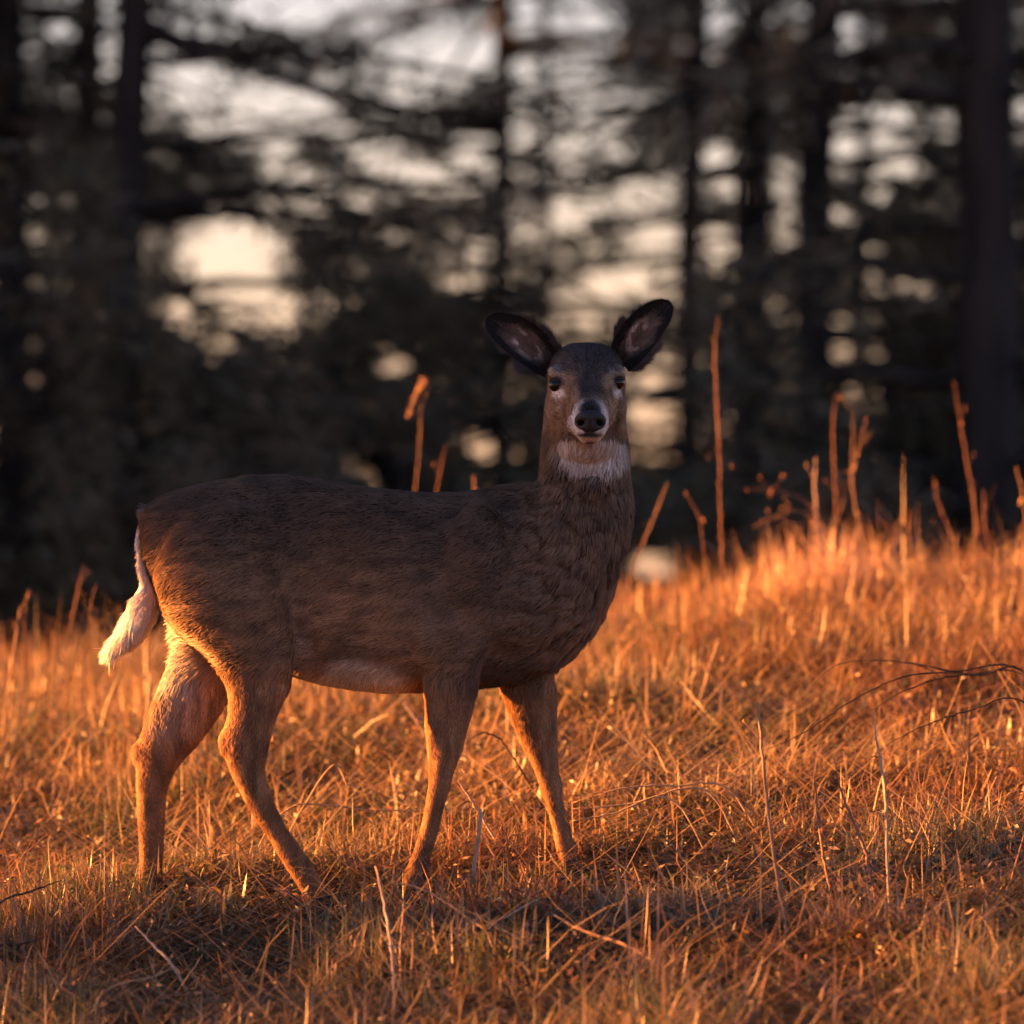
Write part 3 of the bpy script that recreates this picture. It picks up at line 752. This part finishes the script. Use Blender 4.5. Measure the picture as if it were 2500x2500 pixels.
tm = MB()
ts = [leg_sec(dy, l, r, hd, y) for dy, l, r, hd, y in [(955, 272, 292, .02, .02), (1000, 258, 280, .03, .02), (1050, 258, 280, .036, .02), (1095, 262, 290, .038, .01),
      (1135, 246, 298, .040, -.01), (1170, 228, 288, .036, -.015), (1200, 212, 262, .026, -.015), (1222, 202, 226, .010, -.015)]]
tm.add(*loft(ts, 'h', 16, 2.0))
to = tm.build('tail', M_skin, deer); to.data.flip_normals(); to.data.update()
tv = np.array([v.co[:] for v in to.data.vertices], float); tn = np.array([v.normal[:] for v in to.data.vertices], float)
def tcol(P):
    out = np.tile(WHITE * 1.05, (len(P), 1)); m = sstep(dz(995), dz(960), P[:, 2]) * .9 + sstep(.262, .0, 0 * P[:, 0]) * 0
    m = np.clip(m, 0, 1)[:, None]; return out * (1 - m) + np.array([.05, .034, .026]) * m
ta = to.data.attributes.new('tint', 'FLOAT_COLOR', 'POINT'); c4 = np.ones((len(tv), 4), np.float32); c4[:, :3] = tcol(tv) * .8; ta.data.foreach_set('color', c4.ravel())
to.data.calc_loop_triangles(); tt_ = np.array([t.vertices[:] for t in to.data.loop_triangles])
make_fur('tail_fur', tv, tn, tt_, 20000, lambda P: .028 + .028 * sstep(dz(1080), dz(1180), P[:, 2]), lambda P: np.stack([np.where(P[:, 2] > dz(1100), -.35, -.85), np.zeros(len(P)), np.full(len(P), -1.)], -1), tcol, to, rad=.0008, lift=.16, wgt=lambda P: (P[:, 2] > dz(1208)) * 1.0 + .02)

# ------------------------------------------------------------------ grass
PAL = np.array([[.36, .25, .13], [.28, .18, .09], [.21, .115, .055], [.42, .31, .18], [.15, .085, .045], [.28, .23, .16], [.10, .08, .05]])
GRN = np.array([[.09, .105, .05], [.14, .145, .085], [.07, .085, .045]])
def blades(name, label, n, region, Lr, Wr, lean, bend, pal, gmix=0.0, lift=0.0, alongx=0.0, dens_noise=None, seed=1, hole=False):
    r = np.random.default_rng(seed)
    y0, y1, mx = region
    y = r.uniform(y0, y1, n * 4); x = r.uniform(-1, 1, n * 4) * (1.17 * (DIST + y) / DIST + mx)
    p = np.stack([x, y, np.zeros_like(x)], -1)
    if dens_noise:
        fq, t0, sl, mn = dens_noise if isinstance(dens_noise, tuple) else (dens_noise, .25, 2.2, .05)
        k = r.random(len(x)) < np.clip((vnoise(p, fq, seed + 40) - t0) * sl, mn, 1)
        x, y = x[k], y[k]
    if hole:
        k = ~((y > -2.4) & (y < 4.4) & (np.abs(x) < 1.17 * (DIST + y) / DIST + .5)); x, y = x[k], y[k]
    x, y = x[:n], y[:n]; n = len(x)
    B = np.stack([x, y, terrain(x, y) + r.uniform(-.01, .0, n) + lift * r.random(n)], -1)
    tuft = vnoise(B * np.array([1, 1, 0]), 3.0, seed + 60)
    a = r.uniform(0, 2 * np.pi, n)
    if alongx: a = np.where(r.random(n) < alongx, np.where(r.random(n) < .5, 0, np.pi) + r.normal(0, .35, n), a)
    L = r.uniform(*Lr, n) * (.6 + .8 * tuft); Wd = r.uniform(*Wr, n)
    th = np.abs(r.normal(lean[0], lean[1], n)); bd_ = r.normal(bend[0], bend[1], n)
    h = np.stack([np.cos(a), np.sin(a), np.zeros(n)], -1); tw = a + np.pi / 2 + r.normal(0, .5, n)
    s = np.stack([np.cos(tw), np.sin(tw), np.zeros(n)], -1)
    pts = [B]; cur = B
    for i in range(3):
        t = np.clip(th + bd_ * i, 0, 1.75)
        cur = cur + (h * np.sin(t)[:, None] + np.array([0, 0, 1.]) * np.cos(t)[:, None]) * (L / 3)[:, None]
        pts.append(cur)
    for q_ in pts[1:]:                                   # keep blades on top of the ground
        zt = terrain(q_[:, 0], q_[:, 1]) + .004; q_[:, 2] = np.maximum(q_[:, 2], zt)
    ws = [Wd * .8, Wd, Wd * .7]
    V = np.stack([pts[0] - s * ws[0][:, None] / 2, pts[0] + s * ws[0][:, None] / 2, pts[1] - s * ws[1][:, None] / 2, pts[1] + s * ws[1][:, None] / 2,
                  pts[2] - s * ws[2][:, None] / 2, pts[2] + s * ws[2][:, None] / 2, pts[3]], 1).reshape(-1, 3)
    o = np.arange(n)[:, None] * 7
    F = np.concatenate([o + np.array([0, 1, 3]), o + np.array([0, 3, 2]), o + np.array([2, 3, 5]), o + np.array([2, 5, 4]), o + np.array([4, 5, 6])], 1).reshape(-1, 3)
    c = pal[r.integers(0, len(pal), n)]
    g = r.random(n) < gmix * np.clip((vnoise(B * np.array([1, 1, 0]), 2.2, 77) - .32 + .22 * sstep(.5, -.4, y)) * 3.5, 0, 1.3)
    pr = np.clip((vnoise(B * np.array([1, 1, 0]), 1.9, 91) - .5) * 3, 0, 1)[:, None] * .55; pb = np.clip((vnoise(B * np.array([1, 1, 0]), 2.6, 92) - .55) * 4, 0, 1)[:, None] * .6
    c = c * (1 - pr) + np.array([.24, .095, .045]) * pr; c = c * (1 - pb) + c * .5 * pb
    c = np.where(g[:, None], GRN[r.integers(0, 3, n)], c) * r.uniform(.7, 1.25, (n, 1))
    ob = link(name, mesh_np(name, V, F, np.repeat(c, 7, 0)), M_grass)
    tag(ob, label, 'grass', kind='stuff')
    return ob
blades('grass', 'matted short dry grass and moss covering the meadow', 100000, (-2.4, 4.4, .5), (.03, .075), (.0025, .006), (1.1, .4), (.3, .4), PAL, .8, 0, 0, 5.0, seed=3)
blades('curled_blades', 'broad withered blades curling in the meadow grass', 38000, (-2.4, 4.4, .5), (.03, .075), (.006, .015), (.85, .5), (.5, .5), PAL[[0, 1, 2, 3, 4]], .35, .03, 0, 6.0, seed=4)
blades('straw', 'flattened straw lying over the meadow floor', 80000, (-2.4, 4.2, .5), (.05, .18), (.002, .0045), (1.45, .10), (.03, .06), PAL[[0, 1, 3, 5, 4]], .3, .06, .5, seed=5)
blades('hay', 'long bent straws tangled over the meadow grass', 15000, (-2.4, 4.2, .5), (.14, .36), (.0018, .0038), (1.15, .2), (.12, .14), PAL[[0, 1, 3, 5]], 0, .05, .45, seed=6)
blades('tall_grass', 'taller dry tufts standing in the meadow', 1800, (-2.2, 4.2, .5), (.08, .20), (.004, .007), (.35, .25), (.25, .3), PAL[[0, 1, 2, 3]], 0, 0, 0, 2.0, seed=8)
blades('crest_grass', 'ragged dry grass along the crest of the meadow', 13000, (2.3, 4.6, .6), (.06, .19), (.002, .0055), (.65, .35), (.25, .3), PAL[[0, 1, 2, 3]], .1, 0, 0, 1.5, seed=9)
blades('clumped_grass', 'shaggy clumps of dry grass rising above the mat', 26000, (-2.2, 4.4, .5), (.07, .17), (.002, .005), (.6, .35), (.3, .3), PAL, .5, 0, 0, (3.2, .56, 8, 0), seed=14)
blades('field_grass', 'sparser dry grass around and before the meadow in view', 40000, (-9, 9, 3.5), (.06, .16), (.005, .010), (.8, .4), (.25, .25), PAL, .4, seed=10, hole=True)

blades('dry_weed_stems', 'thin upright weed stems standing along the crest', 260, (2.6, 4.0, .5), (.14, .34), (.0018, .003), (.15, .15), (.05, .12), PAL[[0, 1, 2, 3]] * .9, 0, 0, 0, 1.2, seed=12)

# dead leaves and weed scraps
def scraps(name, label, n, region, size, pal, seed):
    r = np.random.default_rng(seed); y0, y1, mx = region
    y = r.uniform(y0, y1, n); x = r.uniform(-1, 1, n) * (1.17 * (DIST + y) / DIST + mx)
    C = np.stack([x, y, terrain(x, y) + r.uniform(.005, .07, n)], -1)
    d = r.normal(size=(n, 3)) * np.array([1, 1, .45]); d /= np.linalg.norm(d, axis=1)[:, None]
    s = np.cross(d, r.normal(size=(n, 3))); s /= np.linalg.norm(s, axis=1)[:, None]; up = np.cross(d, s)
    L = r.uniform(*size, n)[:, None]; W = L * r.uniform(.15, .4, (n, 1)); k = L * r.uniform(-.3, .3, (n, 1))
    V = np.stack([C - d * L * .5, C + s * W * .5 + up * k * .4, C - s * W * .5 + up * k * .4, C + d * L * .5 + up * k], 1).reshape(-1, 3)
    o = np.arange(n)[:, None] * 4
    F = np.concatenate([o + np.array([0, 1, 2]), o + np.array([1, 3, 2])], 1).reshape(-1, 3)
    c = pal[r.integers(0, len(pal), n)] * r.uniform(.7, 1.2, (n, 1))
    ob = link(name, mesh_np(name, V, F, np.repeat(c, 4, 0)), M_grass); tag(ob, label, 'leaf litter', kind='stuff')
scraps('leaf_litter', 'curled brown dead leaves scattered in the grass', 7000, (-2.3, 4.2, .5), (.012, .035), np.array([[.28, .13, .06], [.36, .20, .10], [.17, .085, .05], [.42, .30, .18]]), 21)
scraps('ground_moss', 'small grey-green weed leaves low in the grass', 26000, (-2.3, 4.2, .5), (.01, .028), np.array([[.06, .075, .035], [.09, .10, .05], [.14, .13, .09]]), 22)

def tussock(label, px, py, y, n, h, rad, pal, lean, seed, alean=None):
    r = np.random.default_rng(seed); c = PX(px, py, y); x = c[0] + r.normal(0, rad, n); yy = y + r.normal(0, rad, n)
    a = r.uniform(0, 2 * np.pi, n) if alean is None else r.normal(alean, .7, n)
    L = h * r.uniform(.45, 1.1, n); th = np.abs(r.normal(lean, .22, n)); bd_ = r.normal(.22, .22, n); wd = r.uniform(.0025, .006, n)
    hh = np.stack([np.cos(a), np.sin(a), 0 * a], -1); tw = a + np.pi / 2 + r.normal(0, .6, n); sv = np.stack([np.cos(tw), np.sin(tw), 0 * tw], -1)
    cur = np.stack([x, yy, terrain(x, yy) - .01], -1); pts = [cur]
    for i in range(4):
        t = th + bd_ * i * .7
        cur = cur + (hh * np.sin(t)[:, None] + np.array([0, 0, 1.]) * np.cos(t)[:, None]) * (L / 4)[:, None]; pts.append(cur)
    V = []
    for i, f in enumerate((.9, 1, .85, .6, .12)): V += [pts[i] - sv * (wd * f / 2)[:, None], pts[i] + sv * (wd * f / 2)[:, None]]
    V = np.stack(V, 1).reshape(-1, 3); o = np.arange(n)[:, None] * 10
    F = np.concatenate([o + np.array([2 * i, 2 * i + 1, 2 * i + 3, 2 * i + 2]) for i in range(4)], 1).reshape(-1, 4)
    col = pal[r.integers(0, len(pal), n)] * r.uniform(.75, 1.2, (n, 1))
    tag(link('grass_tussock', mesh_np('grass_tussock', V, F, np.repeat(col, 10, 0)), M_grass), label, 'tussock', kind='stuff')
tussock('pale ragged tussock on the crest right of the tall thorny stalk', 2010, 1390, 3.6, 420, .26, .10, np.array([[.50, .36, .26], [.42, .26, .16], [.46, .32, .24]]), .18, 71)
tussock('small ragged tuft at the foot of the tall thorny stalk', 1800, 1400, 3.4, 160, .17, .08, PAL[[0, 1, 3]], .3, 72)
tussock('bright cone of dry grass low in the right foreground', 2065, 2330, -.85, 260, .13, .045, PAL[[0, 1, 2]], .25, 73)
tussock('grey-green tuft in the shade right of the front legs', 1640, 2260, -.45, 260, .12, .09, np.array([[.22, .21, .15], [.16, .17, .10], [.30, .26, .19]]), .4, 74)
tussock('arched straw tuft at the bottom middle of the photo', 1560, 2420, -1.1, 220, .17, .05, PAL[[0, 1, 3]], .75, 75, .3)
tussock('weedy tuft before the widest trunk on the crest', 2330, 1400, 3.4, 220, .18, .12, PAL[[1, 2, 4]], .35, 76)

# ------------------------------------------------------------------ stalks and brambles, one by one
def stalk_mat(c):
    k = tuple(round(v, 3) for v in c)
    if k not in SM: SM[k] = noisy('stalk_%d' % len(SM), tuple(v * .75 for v in c), tuple(min(1, v * 1.2) for v in c), 60, .75, .2, (1, 1, .2), .25)
    return SM[k]
SM = {}
RED = (.21, .10, .06); TAN = (.36, .25, .145); ORG = (.26, .155, .085); PALE = (.36, .27, .20); DRK = (.035, .024, .02); BRN = (.22, .11, .065)
def stalk(label, pts, wpx, col, y, y2=None, ground_end=True, name='dry_stalk', cat='stalk', knobs=0, tip=.35, side=None, seedhead=False, group=None, both=False):
    """pts: photo pixels from the tip down to the base; y .. y2: depth from tip to base"""
    y2 = y if y2 is None else y2; n = len(pts)
    P = [PX(a, b, y + (y2 - y) * i / max(n - 1, 1)) for i, (a, b) in enumerate(pts)]
    if ground_end:
        e = P[-1] + (P[-1] - P[-2]) * .02; g = float(terrain(e[0], e[1]))
        if e[2] > g - .01:
            dx = (P[-1] - P[-2]); dx = dx / (abs(dx[2]) + 1e-6); dx[2] = -1; dx[:2] = np.clip(dx[:2], -.6, .6)
            e = P[-1] + dx * (P[-1][2] - g + .02)
        P.append(e)
    if both:
        s = P[0] - (P[1] - P[0]) * .15; s[2] = float(terrain(s[0], s[1])) - .01; P.insert(0, s)
    P = np.array(P); m = 6 * len(P)
    path = catmull(P, m); path += rng.normal(0, .0008, path.shape)
    r = wpx / 2 / PPM * (.36 if y > 2 else .58); rad = r * np.interp(np.linspace(0, 1, m), [0, .25, 1], [tip * .7, .8, 1.0])
    for k in np.linspace(.12, .92, 3 + int(len(P))): rad = rad * (1 + .28 * np.exp(-((np.linspace(0, 1, m) - k - .02) / .012) ** 2))
    root = empty(name, tuple(path[-1])); tag(root, label, cat, group)
    mb = MB(); mb.add(*tube(path, rad, 7))
    st = mb.build('stem', stalk_mat(col), root)
    for k in range(knobs):
        i = int((k + .7) / (knobs + .5) * (m * .8)); s = -1 if k % 3 else 1
        kb = MB(); V, F = loft([(path[i], r * .9, r * .9), (path[i] + np.array([s * r * 1.3, 0, r * .9]), r * .7, r * .6), (path[i] + np.array([s * r * 2.2, 0, r * 2.2]), r * .15, r * .15)], 'h', 6)
        kb.add(V, F); kb.build('bud', stalk_mat(tuple(v * .8 for v in col)), root)
    if name == 'dry_stalk' and not seedhead:
        for k in range(2):
            i = int(rng.uniform(.2, .75) * m); a = rng.uniform(0, 6.28); L_ = rng.uniform(.025, .05); w_ = rng.uniform(.003, .006)
            dv = np.array([math.cos(a), math.sin(a) * .6, rng.uniform(-.2, .5)]); sv = np.array([-dv[1], dv[0], .4]) * w_
            q = [path[i], path[i] + dv * L_ * .4, path[i] + dv * L_ * .75 - np.array([0, 0, .3 * L_]), path[i] + dv * L_ * .85 - np.array([0, 0, .7 * L_])]
            lv = np.array([q[0], q[1] - sv, q[1] + sv, q[2] - sv * .8, q[2] + sv * .8, q[3]])
            lb = MB(); lb.add(lv, [(0, 1, 2), (1, 3, 4, 2), (3, 5, 4)]); lb.build('withered_leaf', stalk_mat(tuple(v * .9 for v in col)), root)
        for k in range(0 if knobs or tip >= .8 else (2 if y > 2 and len(pts) > 3 else 1)):
            i = int(rng.uniform(.04, .55) * m); sg = 1 if rng.random() < .5 else -1; L_ = rng.uniform(.015, .04)
            q = path[i] + np.array([[0, 0, 0], [sg * .45, .1, .6], [sg * .8, .2, 1.0]]) * L_ * np.array([rng.uniform(.5, 1.2), 1, 1])
            tb = MB(); tb.add(*tube(catmull(q, 6), np.linspace(r * .32, r * .12, 6), 5))
            for h_ in range(3):
                cpt = q[2] + rng.normal(0, .004, 3); tb.add(*tube(np.array([q[2], (q[2] + cpt) / 2 + np.array([0, 0, .003]), cpt + np.array([0, 0, .006])]), np.array([.0008, .0022, .0005]), 5))
            tb.build('side_twig', stalk_mat(tuple(v * .85 for v in col)), root)
    for (a0, b0, a1, b1) in (side or []):
        q = catmull([PX(a0, b0, y), (PX(a0, b0, y) + PX(a1, b1, y)) / 2 + np.array([0, .01, .004]), PX(a1, b1, y)], 8)
        sb = MB(); sb.add(*tube(q, r * .7 * np.linspace(1, .4, 8), 6)); sb.build('side_twig', stalk_mat(col), root)
    if seedhead:
        sb = MB(); top = path[: m // 3]
        for i in range(70):
            c = top[rng.integers(0, len(top))]; d = rng.normal(0, 1, 3); d[2] -= .6; d /= np.linalg.norm(d); ln_ = rng.uniform(.008, .02)
            sb.add(*tube(np.array([c, c + d * ln_ * .5, c + d * ln_]), np.array([.001, .0025, .0005]), 4))
        sb.build('seed_head', stalk_mat(col), root)
    return root
stalk('tallest upright reddish stalk with thorny buds right of the deer', [(1753, 768), (1746, 870), (1756, 1100), (1760, 1280), (1766, 1400)], 17, RED, 3.2, knobs=9)
stalk('short orange stub showing above the back of the deer', [(1157, 1162), (1160, 1260)], 18, ORG, 3.2, tip=.9)
stalk('curled seed head stalk rising behind the back of the deer', [(1000, 1015), (1015, 965), (1035, 930), (1048, 938), (1028, 1000), (1025, 1080), (1015, 1190)], 9, ORG, 3.4, tip=.9, seedhead=True)
stalk('thin brown stem behind the back of the deer beside the curled seed head', [(1088, 1080), (1075, 1150), (1060, 1230)], 10, BRN, 3.4)
stalk('leaning cut stem between the deer and the tall thorny stalk', [(1630, 1180), (1600, 1255), (1570, 1330)], 15, ORG, 3.3, tip=.8)
stalk('straight upright stem at the left of the tussock on the crest', [(2040, 960), (2034, 1100), (2045, 1290)], 15, BRN, 3.6)
stalk('forked stem with crossing tips above the tussock on the crest', [(2086, 985), (2080, 1160), (2092, 1260), (2120, 1380)], 15, ORG, 3.5, side=[(2083, 1160, 2118, 1010), (2086, 1130, 2135, 1040), (2083, 1155, 2040, 1156)])
stalk('slanting stem crossing the forked stem on the crest', [(2100, 1080), (2080, 1160), (2035, 1300)], 15, ORG, 3.6)
stalk('thick pale blunt stem at the heart of the tussock', [(1992, 1118), (1990, 1200), (2000, 1310)], 22, PALE, 3.5, tip=.7)
stalk('upper arching grass stem bending left from the tussock', [(1822, 1196), (1880, 1196), (1940, 1210), (1985, 1245), (2000, 1320)], 14, RED, 3.5, tip=.6)
stalk('lower arching grass stem bending left from the tussock', [(1840, 1288), (1870, 1268), (1910, 1268), (1945, 1290), (1975, 1340)], 13, ORG, 3.4, tip=.6)
stalk('middle arching grass stem bending left from the tussock', [(1890, 1265), (1930, 1248), (1975, 1258), (1995, 1300)], 13, ORG, 3.45, tip=.6)
stalk('long dim leaning stem before the widest trunk', [(2328, 930), (2350, 1060), (2375, 1210), (2392, 1350)], 14, BRN, 3.7)
stalk('short bright upright stem right of the long dim stem', [(2400, 1195), (2404, 1270), (2418, 1370)], 15, RED, 3.3, tip=.8)
stalk('knobbly leaning weed stem left of the long dim stem', [(2280, 1165), (2290, 1220), (2320, 1300), (2362, 1390)], 15, BRN, 3.5, knobs=5)
stalk('stem cut by the right edge high on the crest', [(2482, 1140), (2495, 1200), (2505, 1290), (2495, 1400)], 14, ORG, 3.2, tip=.8)
stalk('thin stem curving in from the right edge above the crest', [(2512, 1230), (2495, 1300), (2470, 1430)], 10, BRN, 3.2)
stalk('thick bright stem standing low at the right of the crest', [(2432, 1330), (2434, 1400), (2424, 1480), (2420, 1560)], 17, ORG, 2.6, tip=.8, side=[(2433, 1350, 2460, 1335)])
stalk('hooked weed stem with a knob near the crest middle', [(2150, 1270), (2175, 1290), (2210, 1312), (2240, 1335)], 15, RED, 3.4, tip=1.3, knobs=2)
stalk('upright crossed stem beside the hooked weed', [(2222, 1240), (2218, 1300), (2218, 1390)], 14, BRN, 3.3)
stalk('short broken stem left of the hooked weed', [(2140, 1320), (2150, 1360), (2152, 1400)], 14, RED, 3.3, tip=1.1)
stalk('faint forked twig left of the tall thorny stalk', [(1680, 1210), (1710, 1280), (1722, 1400)], 8, BRN, 3.0)
stalk('long leaning tan stalk in the right foreground', [(1850, 1715), (1862, 1850), (1880, 2020), (1908, 2220), (1918, 2350)], 17, ORG, -.35, -.75, tip=.6)
stalk('stub standing at the foot of the long leaning stalk', [(1918, 2245), (1917, 2300), (1916, 2350)], 15, TAN, -.8, tip=.9)
stalk('dim reddish stem second from the long leaning stalk', [(1988, 1890), (1998, 2000), (2012, 2100), (2038, 2225)], 14, RED, -.25, -.5)
stalk('bent stem crossing behind the pale stem in the right foreground', [(2035, 1850), (2060, 1950), (2105, 2060), (2130, 2160), (2148, 2250)], 14, RED, -.2, -.55)
stalk('pale upright stem with split top in the right foreground', [(2128, 1730), (2148, 1850), (2162, 1950), (2166, 2100), (2175, 2290)], 15, TAN, -.25, -.65, side=[(2162, 2040, 2185, 1985), (2163, 2050, 2135, 2120)])
stalk('short bright cut stem between the right foreground stems', [(2072, 2038), (2085, 2100), (2102, 2165)], 15, ORG, -.35, tip=.9)
stalk('stem leaning in at the right edge of the foreground', [(2512, 1990), (2480, 2110), (2450, 2200)], 13, RED, -.4, -.6)
stalk('tall pale stalk in the left foreground below the front hoof', [(918, 2115), (940, 2220), (957, 2330), (962, 2420), (958, 2510)], 15, PALE, -.85, -1.1, tip=.7)
stalk('orange stalk beside the pale stalk in the left foreground', [(988, 2200), (982, 2260), (978, 2350), (985, 2440)], 13, ORG, -.75, -1.0, tip=.8)
stalk('arching stem over the grass in front of the near front hoof', [(930, 2164), (985, 2158), (1040, 2175), (1100, 2210), (1150, 2250), (1185, 2275)], 11, ORG, -.55, -.8)
stalk('straight straw slanting up beside the arching stem', [(1322, 2190), (1260, 2225), (1190, 2270)], 10, TAN, -.6, -.8)
stalk('short straw slanting below the arching stem', [(1190, 2225), (1160, 2248), (1130, 2275)], 8, TAN, -.65, -.8)
stalk('thick curved tan stem lying in the middle foreground', [(1352, 2232), (1400, 2262), (1460, 2285), (1520, 2305), (1600, 2350)], 17, ORG, -.75, -1.0, tip=.8)
stalk('long wavy stem lying across the bottom foreground', [(975, 2368), (1080, 2382), (1180, 2388), (1270, 2392), (1330, 2412), (1400, 2425)], 12, ORG, -.95, -1.1, tip=.7)
stalk('straight straw lying above the long wavy stem', [(1132, 2358), (1190, 2348), (1258, 2336)], 9, TAN, -.9, -.9, ground_end=True)
stalk('short upright stem under the straight straw', [(1235, 2345), (1234, 2390), (1230, 2450)], 12, ORG, -.95, tip=.9)
stalk('pinkish cut stem standing between the front legs', [(1172, 1975), (1168, 2040), (1158, 2110)], 22, PALE, -.02, tip=.8)
stalk('slanting straw behind the near front leg', [(985, 1715), (1010, 1750), (1032, 1785)], 14, PALE, 1.7, tip=.8)
stalk('thin stem behind the front legs leaning left', [(1118, 1905), (1145, 1945), (1170, 1985)], 13, PALE, .25)
stalk('red cane slanting through the bottom left foreground', [(648, 2390), (560, 2415), (450, 2430), (380, 2442)], 9, RED, -.95, -1.0)
stalk('pale straw slanting at the bottom left', [(440, 2358), (370, 2385), (260, 2420)], 9, TAN, -.95, -1.0)
stalk('pale slanting stick below the far hind leg', [(330, 2260), (375, 2310), (420, 2355)], 14, PALE, -.6, -.7)
stalk('thick bright stem at the left edge of the crest', [(50, 1480), (42, 1540), (28, 1640)], 22, ORG, 2.4, tip=.5)
stalk('upright bright stub left of the tail of the deer', [(131, 1538), (130, 1600), (128, 1650)], 16, ORG, 2.6, tip=.8)
stalk('thin budded stem at the left crest', [(72, 1440), (62, 1480), (58, 1580)], 11, RED, 3.0, knobs=3, tip=.9)
stalk('thin dark stem with a bud near the tail of the deer', [(233, 1430), (222, 1480), (218, 1560)], 9, BRN, 2.6, knobs=1, tip=1.4)
stalk('broad brown stem left of the rump of the deer', [(205, 1380), (185, 1470), (165, 1570)], 14, BRN, 3.0)
stalk('upright bright straw under the tail of the deer', [(368, 1640), (362, 1720), (352, 1800)], 18, TAN, 1.9, tip=.7)
stalk('upright straw in the lit grass right of the chest', [(1755, 1560), (1735, 1620), (1718, 1680)], 13, TAN, 1.9, tip=.7)
stalk('forked leaf-tipped weed in the left foreground', [(892, 2258), (872, 2290), (858, 2330), (810, 2365)], 11, ORG, -.8, -.9, tip=.7)
B = 'dark bramble canes in the grass'
kw = dict(name='bramble_cane', cat='bramble', group=B, tip=.4)
stalk('highest dark bramble cane arching in from the right edge', [(1975, 1680), (2040, 1625), (2130, 1612), (2230, 1620), (2360, 1645), (2510, 1660)], 9, DRK, .75, .6, side=[(2230, 1620, 2300, 1655)], **kw)
stalk('longest dark bramble cane sweeping down left from the right edge', [(1860, 1835), (1960, 1790), (2080, 1710), (2200, 1655), (2330, 1640), (2510, 1648)], 8, DRK, .45, .55, **kw)
stalk('dark bramble cane just below the longest one at the right', [(2120, 1740), (2200, 1690), (2300, 1655), (2400, 1648), (2510, 1652)], 9, DRK, .5, .5, **kw)
stalk('lowest dark bramble cane at the right edge', [(2160, 1820), (2260, 1770), (2360, 1738), (2510, 1722)], 8, DRK, .4, .4, **kw)
stalk('thin dark cane arching over the lit grass near the crest', [(1740, 1462), (1820, 1448), (1900, 1452), (1980, 1480)], 7, DRK, 3.0, 3.0, **kw)
stalk('dark bent twig at the left edge above the bottom', [(155, 2148), (80, 2175), (-20, 2225)], 11, DRK, -.5, -.6, **kw)
stalk('dark twig at the left edge in the bottom corner', [(110, 2288), (50, 2305), (-20, 2325)], 14, DRK, -.75, -.8, **kw)
stalk('dark crooked twig below the arching stem in the foreground', [(960, 2292), (1060, 2270), (1110, 2280), (1180, 2270), (1250, 2290)], 9, DRK, -.8, -.85, side=[(1090, 2285, 1060, 2310)], **kw)
stalk('dark cane lying at the bottom right', [(1480, 2480), (1600, 2440), (1720, 2470)], 11, DRK, -1.05, -1.1, **kw)
stalk('long grey twig lying behind the right foreground stems', [(1500, 2140), (1640, 2170), (1760, 2205), (1900, 2225)], 9, DRK, -.4, -.5, **kw)
stalk('dark twig seen between the front legs', [(1135, 1815), (1175, 1790), (1210, 1800), (1240, 1830)], 9, DRK, .7, .7, **kw)
SB = 'bright straws lying right of the front legs'
for i, (lab, a) in enumerate([('topmost bright straw lying right of the far front leg', [(1400, 1960), (1520, 1925), (1640, 1918), (1780, 1928)]),
          ('second bright straw lying right of the far front leg', [(1400, 1975), (1540, 1962), (1720, 1930)]),
          ('lowest bright straw lying right of the far front leg', [(1395, 2005), (1500, 1985), (1640, 1952)]),
          ('bright straw running left from the near front leg', [(1030, 1980), (900, 1978), (700, 1976)]),
          ('bright slanting straw left of the near front leg', [(905, 1945), (850, 1915), (800, 1880)])]):
    yb = [.35, .28, .2, .35, .5][i]
    stalk(lab, a, 9, TAN, yb, yb, name='straw_stem', cat='straw', tip=.6, group=SB if i < 3 else None)
